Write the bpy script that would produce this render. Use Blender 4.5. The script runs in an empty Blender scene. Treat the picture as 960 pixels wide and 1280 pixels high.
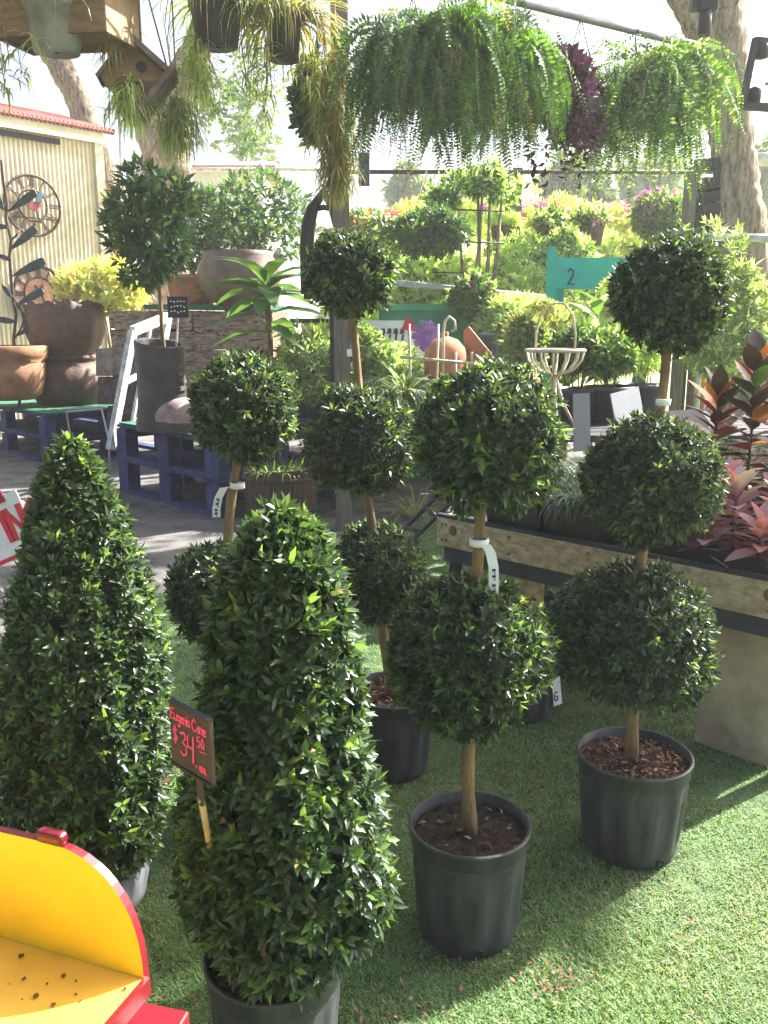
import bpy, math, random
import numpy as np
from mathutils import Vector, Matrix

S = bpy.context.scene
COL = S.collection
R = math.radians
# ------------------------------------------------------------------ camera
H, PITCH, FPX = 1.45, math.atan(230/1080), 1080.0
cam_d = bpy.data.cameras.new("camera"); cam = bpy.data.objects.new("camera", cam_d); COL.objects.link(cam)
cam.location = (0, 0, H); cam.rotation_euler = (math.pi/2 - PITCH, 0, 0)
cam_d.sensor_fit = 'VERTICAL'; cam_d.sensor_height = 36; cam_d.lens = 36*FPX/1280
cam_d.clip_start = 0.05; cam_d.clip_end = 1000
S.camera = cam
# ------------------------------------------------------------------ world, sun, exposure
SUN_EL, SUN_AZ = R(42), R(56)            # azimuth clockwise from +Y: behind the plants, to the right
W = bpy.data.worlds.new("World"); S.world = W; W.use_nodes = True
nt = W.node_tree; nt.nodes.clear()
sky = nt.nodes.new('ShaderNodeTexSky'); sky.sky_type = 'NISHITA'; sky.sun_disc = False
sky.sun_elevation = SUN_EL; sky.sun_rotation = SUN_AZ
sky.air_density = 1.0; sky.dust_density = 6.0; sky.ozone_density = 1.6
bg = nt.nodes.new('ShaderNodeBackground'); bg.inputs[1].default_value = 0.072
wo = nt.nodes.new('ShaderNodeOutputWorld')
nt.links.new(sky.outputs[0], bg.inputs[0]); nt.links.new(bg.outputs[0], wo.inputs[0])
sd = bpy.data.lights.new("sun", 'SUN'); sun = bpy.data.objects.new("sun", sd); COL.objects.link(sun)
sd.energy = 5.0; sd.angle = R(0.55); sd.color = (1, .97, .91)
sdir = Vector((math.sin(SUN_AZ)*math.cos(SUN_EL), math.cos(SUN_AZ)*math.cos(SUN_EL), math.sin(SUN_EL)))
sun.rotation_euler = sdir.to_track_quat('Z', 'Y').to_euler(); sun.location = sdir*30
S.view_settings.view_transform = 'Standard'; S.view_settings.look = 'None'
S.view_settings.exposure = 2.3; S.view_settings.gamma = 1
S.render.engine = 'CYCLES'
S.cycles.max_bounces = 6; S.cycles.diffuse_bounces = 3; S.cycles.glossy_bounces = 2
S.cycles.transmission_bounces = 4; S.cycles.transparent_max_bounces = 6
S.cycles.caustics_reflective = False; S.cycles.caustics_refractive = False
S.cycles.use_denoising = True

# ------------------------------------------------------------------ measuring helpers
CP, SP = math.cos(PITCH), math.sin(PITCH)
def ray(px, py):
    u, v = (px-480)/FPX, (640-py)/FPX
    return Vector((u, CP+v*SP, -SP+v*CP))
def P(px, py, Y):
    d = ray(px, py); return Vector((0, 0, H)) + d*(Y/d.y)
def G(px, py, z=0.0):
    d = ray(px, py); return Vector((0, 0, H)) + d*((z-H)/d.z)
def MPP(p):                                 # metres per photograph pixel at a point
    return (p[1]*CP - (p[2]-H)*SP)/FPX

# ------------------------------------------------------------------ materials
MATS = {}
def mat(name, c, rough=.7, var=.25, scale=8, c2=None, bump=.0, bscale=None, metal=0, spec=.4, stretch=None, coat=0):
    if name in MATS: return MATS[name]
    m = bpy.data.materials.new(name); m.use_nodes = True; t = m.node_tree; n = t.nodes
    b = n['Principled BSDF']; b.inputs['Roughness'].default_value = rough; b.inputs['Metallic'].default_value = metal
    b.inputs['Specular IOR Level'].default_value = spec
    if coat: b.inputs['Coat Weight'].default_value = coat
    tc = n.new('ShaderNodeTexCoord'); mp = n.new('ShaderNodeMapping')
    if stretch: mp.inputs['Scale'].default_value = stretch
    t.links.new(tc.outputs['Object'], mp.inputs[0])
    ns = n.new('ShaderNodeTexNoise'); ns.inputs['Scale'].default_value = scale; ns.inputs['Detail'].default_value = 6; ns.inputs['Roughness'].default_value = .62
    t.links.new(mp.outputs[0], ns.inputs[0])
    r = n.new('ShaderNodeValToRGB'); c2 = c2 or tuple(x*(1-var*1.6) for x in c)
    hi = tuple(min(1, x*(1+var*.7)) for x in c)
    r.color_ramp.elements[0].position = .33; r.color_ramp.elements[0].color = (*c2, 1)
    r.color_ramp.elements[1].position = .62; r.color_ramp.elements[1].color = (*hi, 1)
    t.links.new(ns.outputs[0], r.inputs[0]); t.links.new(r.outputs[0], b.inputs['Base Color'])
    if bump:
        n2 = n.new('ShaderNodeTexNoise'); n2.inputs['Scale'].default_value = bscale or scale*3; n2.inputs['Detail'].default_value = 5
        t.links.new(mp.outputs[0], n2.inputs[0])
        bp = n.new('ShaderNodeBump'); bp.inputs['Strength'].default_value = min(1, bump); bp.inputs['Distance'].default_value = .02
        t.links.new(n2.outputs[0], bp.inputs['Height']); t.links.new(bp.outputs[0], b.inputs['Normal'])
    MATS[name] = m; return m

def leafmat(name, c1, c2, c3=None, rough=.42, trans=.3, tc=None, spec=.5):
    if name in MATS: return MATS[name]
    m = bpy.data.materials.new(name); m.use_nodes = True; t = m.node_tree; n = t.nodes
    b = n['Principled BSDF']; b.inputs['Roughness'].default_value = rough; b.inputs['Specular IOR Level'].default_value = spec
    g = n.new('ShaderNodeNewGeometry'); r = n.new('ShaderNodeValToRGB'); cr = r.color_ramp
    cr.elements[0].color = (*c1, 1); cr.elements[1].color = (*(c3 or c2), 1)
    if c3: e = cr.elements.new(.7); e.color = (*c2, 1)
    t.links.new(g.outputs['Random Per Island'], r.inputs[0]); t.links.new(r.outputs[0], b.inputs['Base Color'])
    tr = n.new('ShaderNodeBsdfTranslucent')
    mx = n.new('ShaderNodeMix'); mx.data_type = 'RGBA'; mx.blend_type = 'MULTIPLY'; mx.inputs[0].default_value = 1
    k = tc or (1.9, 2.0, .75)
    t.links.new(r.outputs[0], mx.inputs[6]); mx.inputs[7].default_value = (*k, 1)
    t.links.new(mx.outputs[2], tr.inputs[0])
    ms = n.new('ShaderNodeMixShader'); ms.inputs[0].default_value = trans
    t.links.new(b.outputs[0], ms.inputs[1]); t.links.new(tr.outputs[0], ms.inputs[2])
    t.links.new(ms.outputs[0], n['Material Output'].inputs[0])
    MATS[name] = m; return m

M_leaf   = leafmat('eugenia leaf', (.027,.054,.025), (.046,.086,.036), (.078,.128,.050), rough=.38, trans=.30, tc=(2.2,2.1,.8), spec=.65)
M_young  = leafmat('eugenia young leaf', (.105,.185,.056), (.16,.25,.08), trans=.4)
M_leafd  = leafmat('clipped leaf', (.025,.046,.026), (.041,.071,.035), (.064,.102,.045), rough=.39, trans=.27, tc=(2.2,2.1,.8), spec=.65)
M_brown  = leafmat('withered leaf', (.16,.09,.04), (.30,.19,.08), trans=.2, rough=.8)
M_fern   = leafmat('fern frond', (.05,.12,.022), (.10,.21,.035), (.18,.30,.05), trans=.42, rough=.55)
M_spider = leafmat('spider plant leaf', (.16,.20,.07), (.30,.32,.14), (.40,.36,.18), trans=.35, rough=.5)
M_dry    = leafmat('dry grass leaf', (.25,.17,.08), (.36,.27,.13), (.20,.22,.09), trans=.3, rough=.7)
M_ficus  = leafmat('ficus leaf', (.035,.080,.038), (.06,.12,.048), (.10,.17,.06), trans=.36)
M_lime   = leafmat('lime leaf', (.42,.53,.22), (.56,.66,.34), (.68,.74,.48), trans=.4, rough=.6)  # far paler than real leaves: overexposed sunlight put into the colour
M_yellow = leafmat('yellow leaf', (.50,.50,.19), (.64,.62,.30), (.48,.36,.16), trans=.35, rough=.6)  # yellow foliage, paled as well with overexposed sunlight put into the colour
M_mid    = leafmat('mid green leaf', (.06,.12,.035), (.10,.18,.05), (.17,.25,.07), trans=.38)
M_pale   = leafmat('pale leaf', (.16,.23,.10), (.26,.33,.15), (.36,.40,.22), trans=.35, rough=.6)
M_blue   = leafmat('blue green blade', (.035,.066,.042), (.058,.098,.062), (.09,.13,.09), trans=.25, rough=.45)
M_purple = leafmat('purple leaf', (.060,.018,.045), (.10,.03,.075), (.16,.06,.11), trans=.25, tc=(1.8,.9,1.6))
M_pinkl  = leafmat('pink leaf', (.50,.26,.31), (.60,.36,.39), (.56,.42,.47), trans=.35, rough=.45, tc=(1.25,.9,.85))
M_orange = leafmat('orange leaf', (.62,.20,.035), (.68,.36,.06), trans=.3, tc=(1.4,.8,.5))
M_redl   = leafmat('red leaf', (.50,.08,.035), (.42,.05,.04), trans=.3, tc=(1.5,.5,.4))
M_darkl  = leafmat('dark croton leaf', (.035,.030,.026), (.075,.045,.035), trans=.15)
M_broad  = leafmat('broad leaf', (.065,.13,.045), (.10,.18,.055), trans=.36, rough=.42)
M_banana = leafmat('banana leaf', (.12,.24,.13), (.18,.30,.15), trans=.4)
M_flower = leafmat('pink flower', (.60,.16,.36), (.68,.34,.52), trans=.3, tc=(1.3,.8,1.2))
M_oflow  = leafmat('orange flower', (.65,.22,.08), (.6,.12,.06), trans=.3, tc=(1.3,.8,.7))
M_oak    = leafmat('oak leaf', (.05,.10,.03), (.09,.16,.045), trans=.35)
M_far    = leafmat('far tree leaf', (.10,.16,.07), (.16,.22,.10), trans=.3, rough=.8)
M_grass  = leafmat('grass blade', (.125,.225,.080), (.18,.29,.11), (.27,.33,.16), trans=.35, rough=.6)

M_pot    = mat('black nursery plastic', (.046,.046,.054), .5, .55, 16, bump=.08, bscale=60, c2=(.022,.022,.027), stretch=(1,1,.35))
M_potg   = mat('dusty grey plastic', (.27,.27,.31), .5, .3, 6, bump=.04, bscale=30)
M_soil   = mat('potting soil', (.045,.028,.018), .95, .5, 40, bump=.9, bscale=90)
M_chip   = leafmat('bark chip', (.05,.025,.015), (.20,.10,.06), (.32,.20,.14), trans=0, rough=.9)
M_chipd  = leafmat('dark soil shred', (.03,.018,.012), (.07,.045,.03), (.30,.24,.18), trans=0, rough=.9)
M_bark   = mat('topiary bark', (.22,.145,.075), .85, .35, 22, bump=.5, stretch=(1,1,.25))
M_post   = mat('weathered post', (.155,.140,.125), .85, .3, 14, bump=.4, stretch=(3,3,.3))
M_rail   = mat('tan plank', (.44,.33,.22), .85, .30, 5, bump=.5, stretch=(.5,7,9), c2=(.27,.19,.12))
M_panel  = mat('tan board', (.50,.40,.30), .9, .25, 2.6, bump=.25, bscale=40, c2=(.27,.20,.14))
M_darkw  = mat('dark stained wood', (.030,.030,.040), .7, .3, 8, bump=.3)
M_tray   = mat('black tray plastic', (.014,.014,.017), .45, .2, 6)
M_pblue  = mat('blue pallet paint', (.030,.046,.135), .85, .4, 9, c2=(.015,.018,.040), bump=.3)
M_turfg  = mat('green turf mat', (.04,.15,.085), .95, .3, 40, bump=.6)
M_urn    = mat('brown stoneware', (.125,.075,.047), .65, .22, 12, bump=.25)
M_terra  = mat('terracotta', (.42,.18,.095), .85, .2, 8, bump=.1)
M_boot   = mat('boot planter glaze', (.060,.045,.048), .6, .3, 6, bump=.2)
M_toe    = mat('pale boot toe', (.30,.20,.19), .6, .3, 8, bump=.2)  # toe in a paler colour than the boot glaze
M_stone  = mat('rough stone', (.25,.20,.16), .9, .35, 10, bump=.8)
M_tie    = mat('old timber', (.38,.27,.19), .9, .35, 9, bump=.8, stretch=(.5,5,5), c2=(.08,.05,.035))
M_barrel = mat('barrel wood', (.075,.042,.028), .7, .3, 10, bump=.3, stretch=(4,4,.4))
M_steel  = mat('galvanised steel', (.55,.57,.60), .35, .15, 10, metal=.8)
M_iron   = mat('rusty iron', (.085,.05,.04), .7, .3, 20, bump=.2)
M_black  = mat('black metal', (.012,.012,.016), .5, .2, 10)
M_patina = mat('dark green metal', (.035,.055,.050), .5, .4, 14)
M_wire   = mat('cream wire', (.58,.50,.38), .6, .2, 10)
M_white  = mat('white paint', (.74,.74,.76), .6, .08, 10)
M_wwood  = mat('weathered white wood', (.62,.60,.60), .8, .25, 16, c2=(.35,.33,.32), bump=.3)
M_shed   = mat('cream shed paint', (.80,.69,.48), .55, .10, 3, bump=.03)
M_shroof = mat('red shed roof', (.34,.085,.07), .7, .3, 6)
M_trunk  = mat('oak bark', (.30,.24,.18), .95, .4, 13, bump=1.0, bscale=26, stretch=(2.2,2.2,.5), c2=(.075,.055,.042))
M_bird   = mat('birdhouse wood', (.20,.125,.075), .85, .25, 8, bump=.2, stretch=(1,1,4))
M_birdl  = mat('birdhouse side wood', (.34,.23,.14), .85, .2, 8, bump=.2)
M_teal   = mat('teal paint', (.015,.42,.40), .5, .1, 6)
M_green  = mat('dark green paint', (.03,.20,.10), .55, .15, 6)
M_gold   = mat('yellow paint', (.90,.56,.016), .40, .07, 9, spec=.5, coat=.15)
M_red    = mat('red paint', (.17,.006,.013), .36, .12, 6, spec=.5)
M_crumb  = mat('dried leaf crumb', (.14,.07,.02), .9, .3, 30)
M_slate  = mat('brown chalk slate', (.075,.050,.040), .75, .15, 12)
M_chalk  = mat('pink chalk', (.92,.10,.22), .8, .1, 40)
M_tagw   = mat('white tag', (.80,.80,.84), .5, .04, 10)
M_ink    = mat('blue black ink', (.03,.03,.12), .6, .1, 10)
M_redink = mat('red lettering', (.62,.03,.05), .6, .1, 10)
M_chalkw = mat('white chalk', (.75,.78,.8), .8, .1, 40)
M_sdark  = mat('dark chalkboard', (.02,.025,.03), .7, .1, 10)
M_purp   = mat('purple foil', (.30,.16,.50), .35, .2, 20)
M_bluep  = mat('blue enamel', (.06,.16,.22), .4, .2, 10)
M_copper = mat('copper face', (.52,.26,.16), .55, .2, 10)
M_skyblu = mat('blue enamel bird', (.06,.14,.26), .5, .2, 10)
M_conc   = mat('concrete', (.135,.125,.120), .92, .3, 3.5, bump=.35, bscale=60, c2=(.065,.06,.058))
M_field  = mat('dry field grass', (.34,.35,.14), .95, .3, 1.5, bump=.5, bscale=30)
M_lawn   = mat('turf base', (.10,.16,.065), .95, .35, 14, bump=.8, bscale=160)

# ------------------------------------------------------------------ mesh helpers
ORG = {}
def tag(o, label=None, cat=None, group=None, kind=None):
    if label: o['label'] = label
    if cat: o['category'] = cat
    if group: o['group'] = group
    if kind: o['kind'] = kind
    return o
def thing(name, loc, label, cat, group=None):
    o = bpy.data.objects.new(name, None); o.empty_display_size = .1; COL.objects.link(o)
    o.location = loc; ORG[o.name] = Vector(loc)
    return tag(o, label, cat, group)
def link(name, me, parent=None, mats=()):
    o = bpy.data.objects.new(name, me); COL.objects.link(o)
    for m in (mats if isinstance(mats, (list, tuple)) else [mats]): me.materials.append(m)
    if parent is not None:
        o.parent = parent; ORG[o.name] = ORG[parent.name]
    else: ORG[o.name] = Vector((0, 0, 0))
    return o
def raw_mesh(name, v, f, mi=None, smooth=False):
    """v (n,3) float, f (m,k) int, all faces with k corners"""
    me = bpy.data.meshes.new(name); v = np.asarray(v, np.float32); f = np.asarray(f, np.int32)
    m, k = f.shape
    me.vertices.add(len(v)); me.vertices.foreach_set('co', v.ravel())
    me.loops.add(m*k); me.loops.foreach_set('vertex_index', f.ravel())
    me.polygons.add(m); me.polygons.foreach_set('loop_start', np.arange(0, m*k, k, dtype=np.int32))
    if mi is not None: me.polygons.foreach_set('material_index', np.asarray(mi, np.int32))
    if smooth: me.polygons.foreach_set('use_smooth', np.ones(m, bool))
    me.update(calc_edges=True); return me

class MB:
    def __init__(s): s.v, s.f, s.m, s.sm = [], [], [], []
    def add(s, vs, fs, mi=0, smooth=False):
        o = len(s.v); s.v += [tuple(x) for x in vs]
        for f in fs: s.f.append([o+i for i in f]); s.m.append(mi); s.sm.append(smooth)
        return s
    def box(s, c, size, rot=None, mi=0, jit=0, rng=None):
        c = Vector(c); hx, hy, hz = size[0]/2, size[1]/2, size[2]/2
        vs = [Vector((x, y, z)) for x in (-hx, hx) for y in (-hy, hy) for z in (-hz, hz)]
        if jit: vs = [v+Vector([rng.uniform(-jit, jit) for _ in range(3)]) for v in vs]
        if rot is not None: vs = [rot @ v for v in vs]
        return s.add([v+c for v in vs], [(0,1,3,2), (4,6,7,5), (0,4,5,1), (2,3,7,6), (0,2,6,4), (1,5,7,3)], mi)
    def bar(s, a, b, w, h, mi=0, up=(0,0,1)):
        a, b = Vector(a), Vector(b); d = (b-a); L = d.length; d.normalize(); u = Vector(up)
        if abs(d.dot(u)) > .98: u = Vector((0, 1, 0))
        x = d.cross(u).normalized(); z = x.cross(d)
        return s.box((a+b)/2, (w, L, h), Matrix((x, d, z)).transposed(), mi)
    def tube(s, path, rad, n=8, mi=0, cap=True, smooth=True, rough=0):
        path = [Vector(p) for p in path]; k = len(path)
        rads = rad if isinstance(rad, (list, tuple)) else [rad]*k
        vs, fs = [], []; ref = None
        for i, p in enumerate(path):
            d = (path[min(i+1, k-1)]-path[max(i-1, 0)]).normalized()
            if ref is None: ref = d.orthogonal().normalized()
            x = (ref-d*ref.dot(d)).normalized(); ref = x; y = d.cross(x)
            for j in range(n):
                a = 2*math.pi*j/n; vs.append(p+(x*math.cos(a)+y*math.sin(a))*rads[i]*(1+(rough*(math.sin(9*a+1.7*math.sin(i*.9))+.7*math.sin(17*a-1.3*i))+random.uniform(-rough, rough) if rough else 0)))
        for i in range(k-1):
            for j in range(n): fs.append((i*n+j, i*n+(j+1) % n, (i+1)*n+(j+1) % n, (i+1)*n+j))
        s.add(vs, fs, mi, smooth)
        if cap:
            o = len(s.v)-k*n
            s.f.append([o+j for j in reversed(range(n))]); s.m.append(mi); s.sm.append(False)
            s.f.append([o+(k-1)*n+j for j in range(n)]); s.m.append(mi); s.sm.append(False)
        return s
    def lathe(s, prof, c, n=32, mi=0, mod=None, smooth=True, close=False, rot=None):
        c = Vector(c); vs, fs = [], []
        for (r, z) in prof:
            for j in range(n):
                a = 2*math.pi*j/n; rr = r*(mod(a, z) if mod else 1)
                p = Vector((rr*math.cos(a), rr*math.sin(a), z))
                vs.append((rot @ p if rot else p)+c)
        k = len(prof)
        for i in range(k-1):
            for j in range(n): fs.append((i*n+j, i*n+(j+1) % n, (i+1)*n+(j+1) % n, (i+1)*n+j))
        return s.add(vs, fs, mi, smooth)
    def prism(s, pts, o, ux, uy, th, mi=0, mi_side=None):
        """polygon pts (2d) in the plane o+ux,uy, extruded by th along ux x uy (centred)"""
        o, ux, uy = Vector(o), Vector(ux).normalized(), Vector(uy).normalized(); nn = ux.cross(uy).normalized()
        n = len(pts); a = [o+ux*p[0]+uy*p[1]+nn*(th/2) for p in pts]; b = [v-nn*th for v in a]
        s.add(a+b, [list(range(n)), list(reversed(range(n, 2*n)))], mi)
        s.add(a+b, [(i, n+i, n+(i+1) % n, (i+1) % n) for i in range(n)], mi if mi_side is None else mi_side)
        return s
    def stroke(s, pts, o, ux, uy, w, th, mi=0):
        """a drawn line: flat ribbon of small bars in the plane o+ux,uy"""
        o, ux, uy = Vector(o), Vector(ux).normalized(), Vector(uy).normalized(); nn = ux.cross(uy)
        for i, (p, q) in enumerate(zip(pts, pts[1:])):
            a, b = o+ux*p[0]+uy*p[1], o+ux*q[0]+uy*q[1]; wv = w*random.uniform(.72, 1.22)
            if (b-a).length < 1e-6: continue
            d = (b-a).normalized(); s.bar(a-d*w*.3+nn*th*.13*(i % 3), b+d*w*.3+nn*th*.13*(i % 3), wv, th, mi, up=nn)
        return s
    def build(s, name, mats, parent=None):
        org = ORG[parent.name] if parent is not None else Vector((0, 0, 0))
        me = bpy.data.meshes.new(name)
        me.from_pydata([(x-org.x, y-org.y, z-org.z) for x, y, z in s.v], [], s.f)
        me.polygons.foreach_set('material_index', s.m); me.polygons.foreach_set('use_smooth', s.sm); me.update()
        return link(name, me, parent, mats)
def solo(mb, name, mats, label, cat, base, group=None):
    """a thing that is one mesh, with its origin at its base"""
    o = mb.build(name, mats); b = Vector(base)
    o.data.transform(Matrix.Translation(-b)); o.location = b
    return tag(o, label, cat, group)

# ---- leaves
T4 = (np.array([[0,0,0],[.45,0,-.10],[1,0,-.05],[.42,.5,.10],[.42,-.5,.10]]), np.array([[0,1,3],[1,2,3],[0,4,1],[4,2,1]]))
T8 = (np.array([[0,0,0],[.28,.42,.10],[.28,0,-.06],[.28,-.42,.10],[.62,.44,.12],[.62,0,-.04],[.62,-.44,.12],[1,0,0]]),
      np.array([[0,2,1],[0,3,2],[1,2,5],[1,5,4],[2,3,6],[2,6,5],[4,5,7],[5,6,7]]))
T2 = (np.array([[0,0,0],[.45,.5,0],[1,0,0],[.45,-.5,0]]), np.array([[0,1,2],[0,2,3]]))
def nrmz(a): return a/np.maximum(np.linalg.norm(a, axis=1, keepdims=True), 1e-9)
def leaf_arrays(pos, ax, up, L, Wd, T=T4, droop=.12):
    tv, tf = T; N = len(pos); ax = nrmz(ax); side = nrmz(np.cross(up, ax)); nn = np.cross(ax, side)
    L = np.broadcast_to(L, (N,))[:, None, None]; Wd = np.broadcast_to(Wd, (N,))[:, None, None]
    u, v, w = tv[None, :, 0:1], tv[None, :, 1:2], tv[None, :, 2:3]
    pts = pos[:, None, :] + ax[:, None, :]*(L*u) + side[:, None, :]*(Wd*v) + nn[:, None, :]*(Wd*w - droop*L*u*u)
    F = tf[None]+(np.arange(N)*len(tv))[:, None, None]
    return pts.reshape(-1, 3), F.reshape(-1, 3), len(tf)
def leaf_obj(name, sets, mats, parent, T=T4, droop=.12):
    """sets: list of (pos, ax, up, L, W, material index)"""
    V, F, MI = [], [], []; off = 0; org = np.array(ORG[parent.name]) if parent is not None else np.zeros(3)
    for (pos, ax, up, L, Wd, mi) in sets:
        if len(pos) == 0: continue
        v, f, k = leaf_arrays(pos-org, ax, up, L, Wd, T, droop)
        V.append(v); F.append(f+off); off += len(v)
        MI.append(np.repeat(np.broadcast_to(mi, (len(pos),)), k))
    me = raw_mesh(name, np.concatenate(V), np.concatenate(F), np.concatenate(MI))
    return link(name, me, parent, mats)
def lumps(d, rng, amp, freq=3.0):
    s = np.zeros(len(d))
    for _ in range(6):
        k = rng.normal(size=3)*freq; s += np.sin(d@k + rng.uniform(0, 6.28))
    return 1+amp*s/2.4
def rand_dirs(n, rng): return nrmz(rng.normal(size=(n, 3)))
def rosettes(pos, nrm, nl, L, Wd, rng, inc=(.35, 1.25), jit=.25):
    """nl leaves round each shoot tip"""
    N = len(pos); nrm = nrmz(nrm+rng.normal(size=nrm.shape)*jit)
    ref = nrmz(np.cross(nrm, np.broadcast_to(np.array([.3, .2, .93]), nrm.shape))); bit = np.cross(nrm, ref)
    ph = rng.uniform(0, 6.28, N)
    P_, A_, U_ = [], [], []
    for k in range(nl):
        a = ph + k*2.4 + rng.normal(size=N)*.25
        t = inc[0]+(inc[1]-inc[0])*((k+.5)/nl)+rng.normal(size=N)*.12
        rad = ref*np.cos(a)[:, None]+bit*np.sin(a)[:, None]
        ax = nrm*np.cos(t)[:, None]+rad*np.sin(t)[:, None]
        P_.append(pos - nrm*(L*.45*k/nl)); A_.append(ax); U_.append(nrm)
    n = N*nl
    return np.concatenate(P_), np.concatenate(A_), np.concatenate(U_), L*rng.uniform(.5, 1.25, n), Wd*rng.uniform(.75, 1.2, n)
def ball_leaves(c, r3, nsh, nl, L, Wd, rng, amp=.05, freq=3, young=.12, inner=.5, up=.35, shaggy=0):
    c = np.array(c); r3 = np.array(r3); d = rand_dirs(nsh, rng)
    rr = lumps(d, rng, amp, freq)*rng.uniform(.93, 1.03, nsh)
    if shaggy: rr *= 1+shaggy*np.clip(-d[:, 2], 0, 1)*rng.uniform(0, 1, nsh)
    pos = c+d*r3*rr[:, None]; nr = nrmz(d/r3); nr = nr+np.array([0, 0, up])
    p, a, u, l, w = rosettes(pos, nr, nl, L, Wd, rng)
    isy = np.tile(rng.uniform(size=nsh) < young, nl) & (np.repeat(np.arange(nl), nsh) < 4)
    sets = [(p, a, u, l, w, isy.astype(int))]
    ni = int(nsh*nl*inner)
    if ni:
        d = rand_dirs(ni, rng); pos = c+d*r3*rng.uniform(.55, .93, ni)[:, None]
        sets.append((pos, rand_dirs(ni, rng)*.8+d*.5, d, L*1.15*np.ones(ni), Wd*1.4*np.ones(ni), 0))
    return sets
def blade_obj(name, base, hdir, L, arch, Wd, mats, parent, rng, seg=5, drop=1.0, mi=0, up0=1.0):
    """strap leaves: rise from base, arch over along hdir and droop"""
    N = len(base); L = np.broadcast_to(L, (N,)); arch = np.broadcast_to(arch, (N,))
    org = np.array(ORG[parent.name]) if parent is not None else np.zeros(3)
    hd = nrmz(hdir); side = np.stack([-hd[:, 1], hd[:, 0], np.zeros(N)], 1)
    rows = []
    ang = np.full(N, 1.0)*np.arcsin(np.clip(up0, -1, 1)) if np.isscalar(up0) else np.arcsin(up0)
    p = base-org; pts = [p]
    for i in range(seg):
        a = ang - arch*(i+.5)/seg
        p = p + (hd*np.cos(a)[:, None] + np.array([0, 0, 1])*np.sin(a)[:, None])*(L/seg)[:, None]
        pts.append(p)
    V = []
    for i, q in enumerate(pts):
        t = i/seg; w = Wd*(.7+.3*math.sin(math.pi*min(1, t*1.4)))*(1-t**3*.93)
        V += [q-side*w/2, q+side*w/2]
    V = np.stack(V, 1).reshape(-1, 3); K = 2*(seg+1)
    f = np.array([[2*i, 2*i+1, 2*i+3, 2*i+2] for i in range(seg)])
    F = (f[None]+(np.arange(N)*K)[:, None, None]).reshape(-1, 4)
    me = raw_mesh(name, V, F, np.repeat(np.broadcast_to(mi, (N,)), seg), smooth=True)
    return link(name, me, parent, mats)
# ---- handwriting: polylines in a box one unit high
GL = {
 'E': [[(.5,.95),(.1,.9),(.05,.6),(.35,.55),(.05,.5),(.0,.1),(.5,.05)]],
 'u': [[(0,.55),(.03,.15),(.2,.02),(.35,.15),(.4,.55),(.42,.05)]],
 'g': [[(.4,.5),(.15,.55),(.02,.3),(.15,.05),(.38,.2),(.4,.5),(.38,-.3),(.2,-.42),(.02,-.3)]],
 'e': [[(.03,.28),(.36,.32),(.3,.52),(.12,.52),(.02,.25),(.15,.02),(.38,.1)]],
 'n': [[(.02,.55),(.04,.02),(.06,.4),(.22,.55),(.36,.4),(.38,.02)]],
 'i': [[(.1,.52),(.1,.02)], [(.1,.74),(.12,.78)]],
 'a': [[(.36,.48),(.14,.54),(.02,.28),(.14,.03),(.34,.15),(.37,.52),(.4,.02)]],
 'C': [[(.52,.8),(.35,.97),(.1,.75),(.02,.4),(.15,.08),(.35,.02),(.55,.18)]],
 'o': [[(.2,.54),(.03,.3),(.18,.02),(.36,.25),(.2,.54)]],
 '$': [[(.42,.8),(.2,.9),(.05,.72),(.2,.52),(.4,.35),(.3,.12),(.04,.16)], [(.24,1.06),(.2,-.06)]],
 '3': [[(.03,.9),(.3,.98),(.4,.76),(.16,.55),(.42,.42),(.4,.1),(.15,-.02),(.0,.1)]],
 '4': [[(.06,.98),(.02,.5),(.42,.5)], [(.42,1.0),(.36,-.12)]],
 '5': [[(.4,.95),(.08,.95),(.05,.55),(.3,.6),(.38,.3),(.2,.02),(.0,.1)]],
 '0': [[(.22,.96),(.04,.6),(.12,.08),(.32,.1),(.42,.5),(.3,.92),(.22,.96)]],
 '.': [[(.05,.0),(.09,.05)]],
 '2': [[(.02,.78),(.15,.97),(.36,.86),(.34,.6),(.04,.04),(.42,.04)]],
 'T': [[(0,1),(.6,1)], [(.3,1),(.3,0)]], 'I': [[(.1,1),(.1,0)]],
 'N': [[(0,0),(.04,1),(.46,0),(.5,1)]],
 'G': [[(.5,.85),(.3,1),(.05,.75),(.02,.3),(.2,0),(.5,.1),(.5,.45),(.3,.45)]],
 'V': [[(0,1),(.2,0),(.4,1)]], 'X': [[(0,1),(.4,0)], [(0,0),(.4,1)]],
}
def write(mb, text, o, ux, uy, h, w, th, adv=.12, mi=0, slope=0):
    x = 0
    for k, ch in enumerate(text):
        if ch == ' ': x += h*.3; continue
        for st in GL[ch]: mb.stroke([(x+p[0]*h, p[1]*h+slope*x) for p in st], o, ux, uy, w, th, mi)
        x += h*(max(p[0] for st in GL[ch] for p in st)+adv)
    return mb

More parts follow.
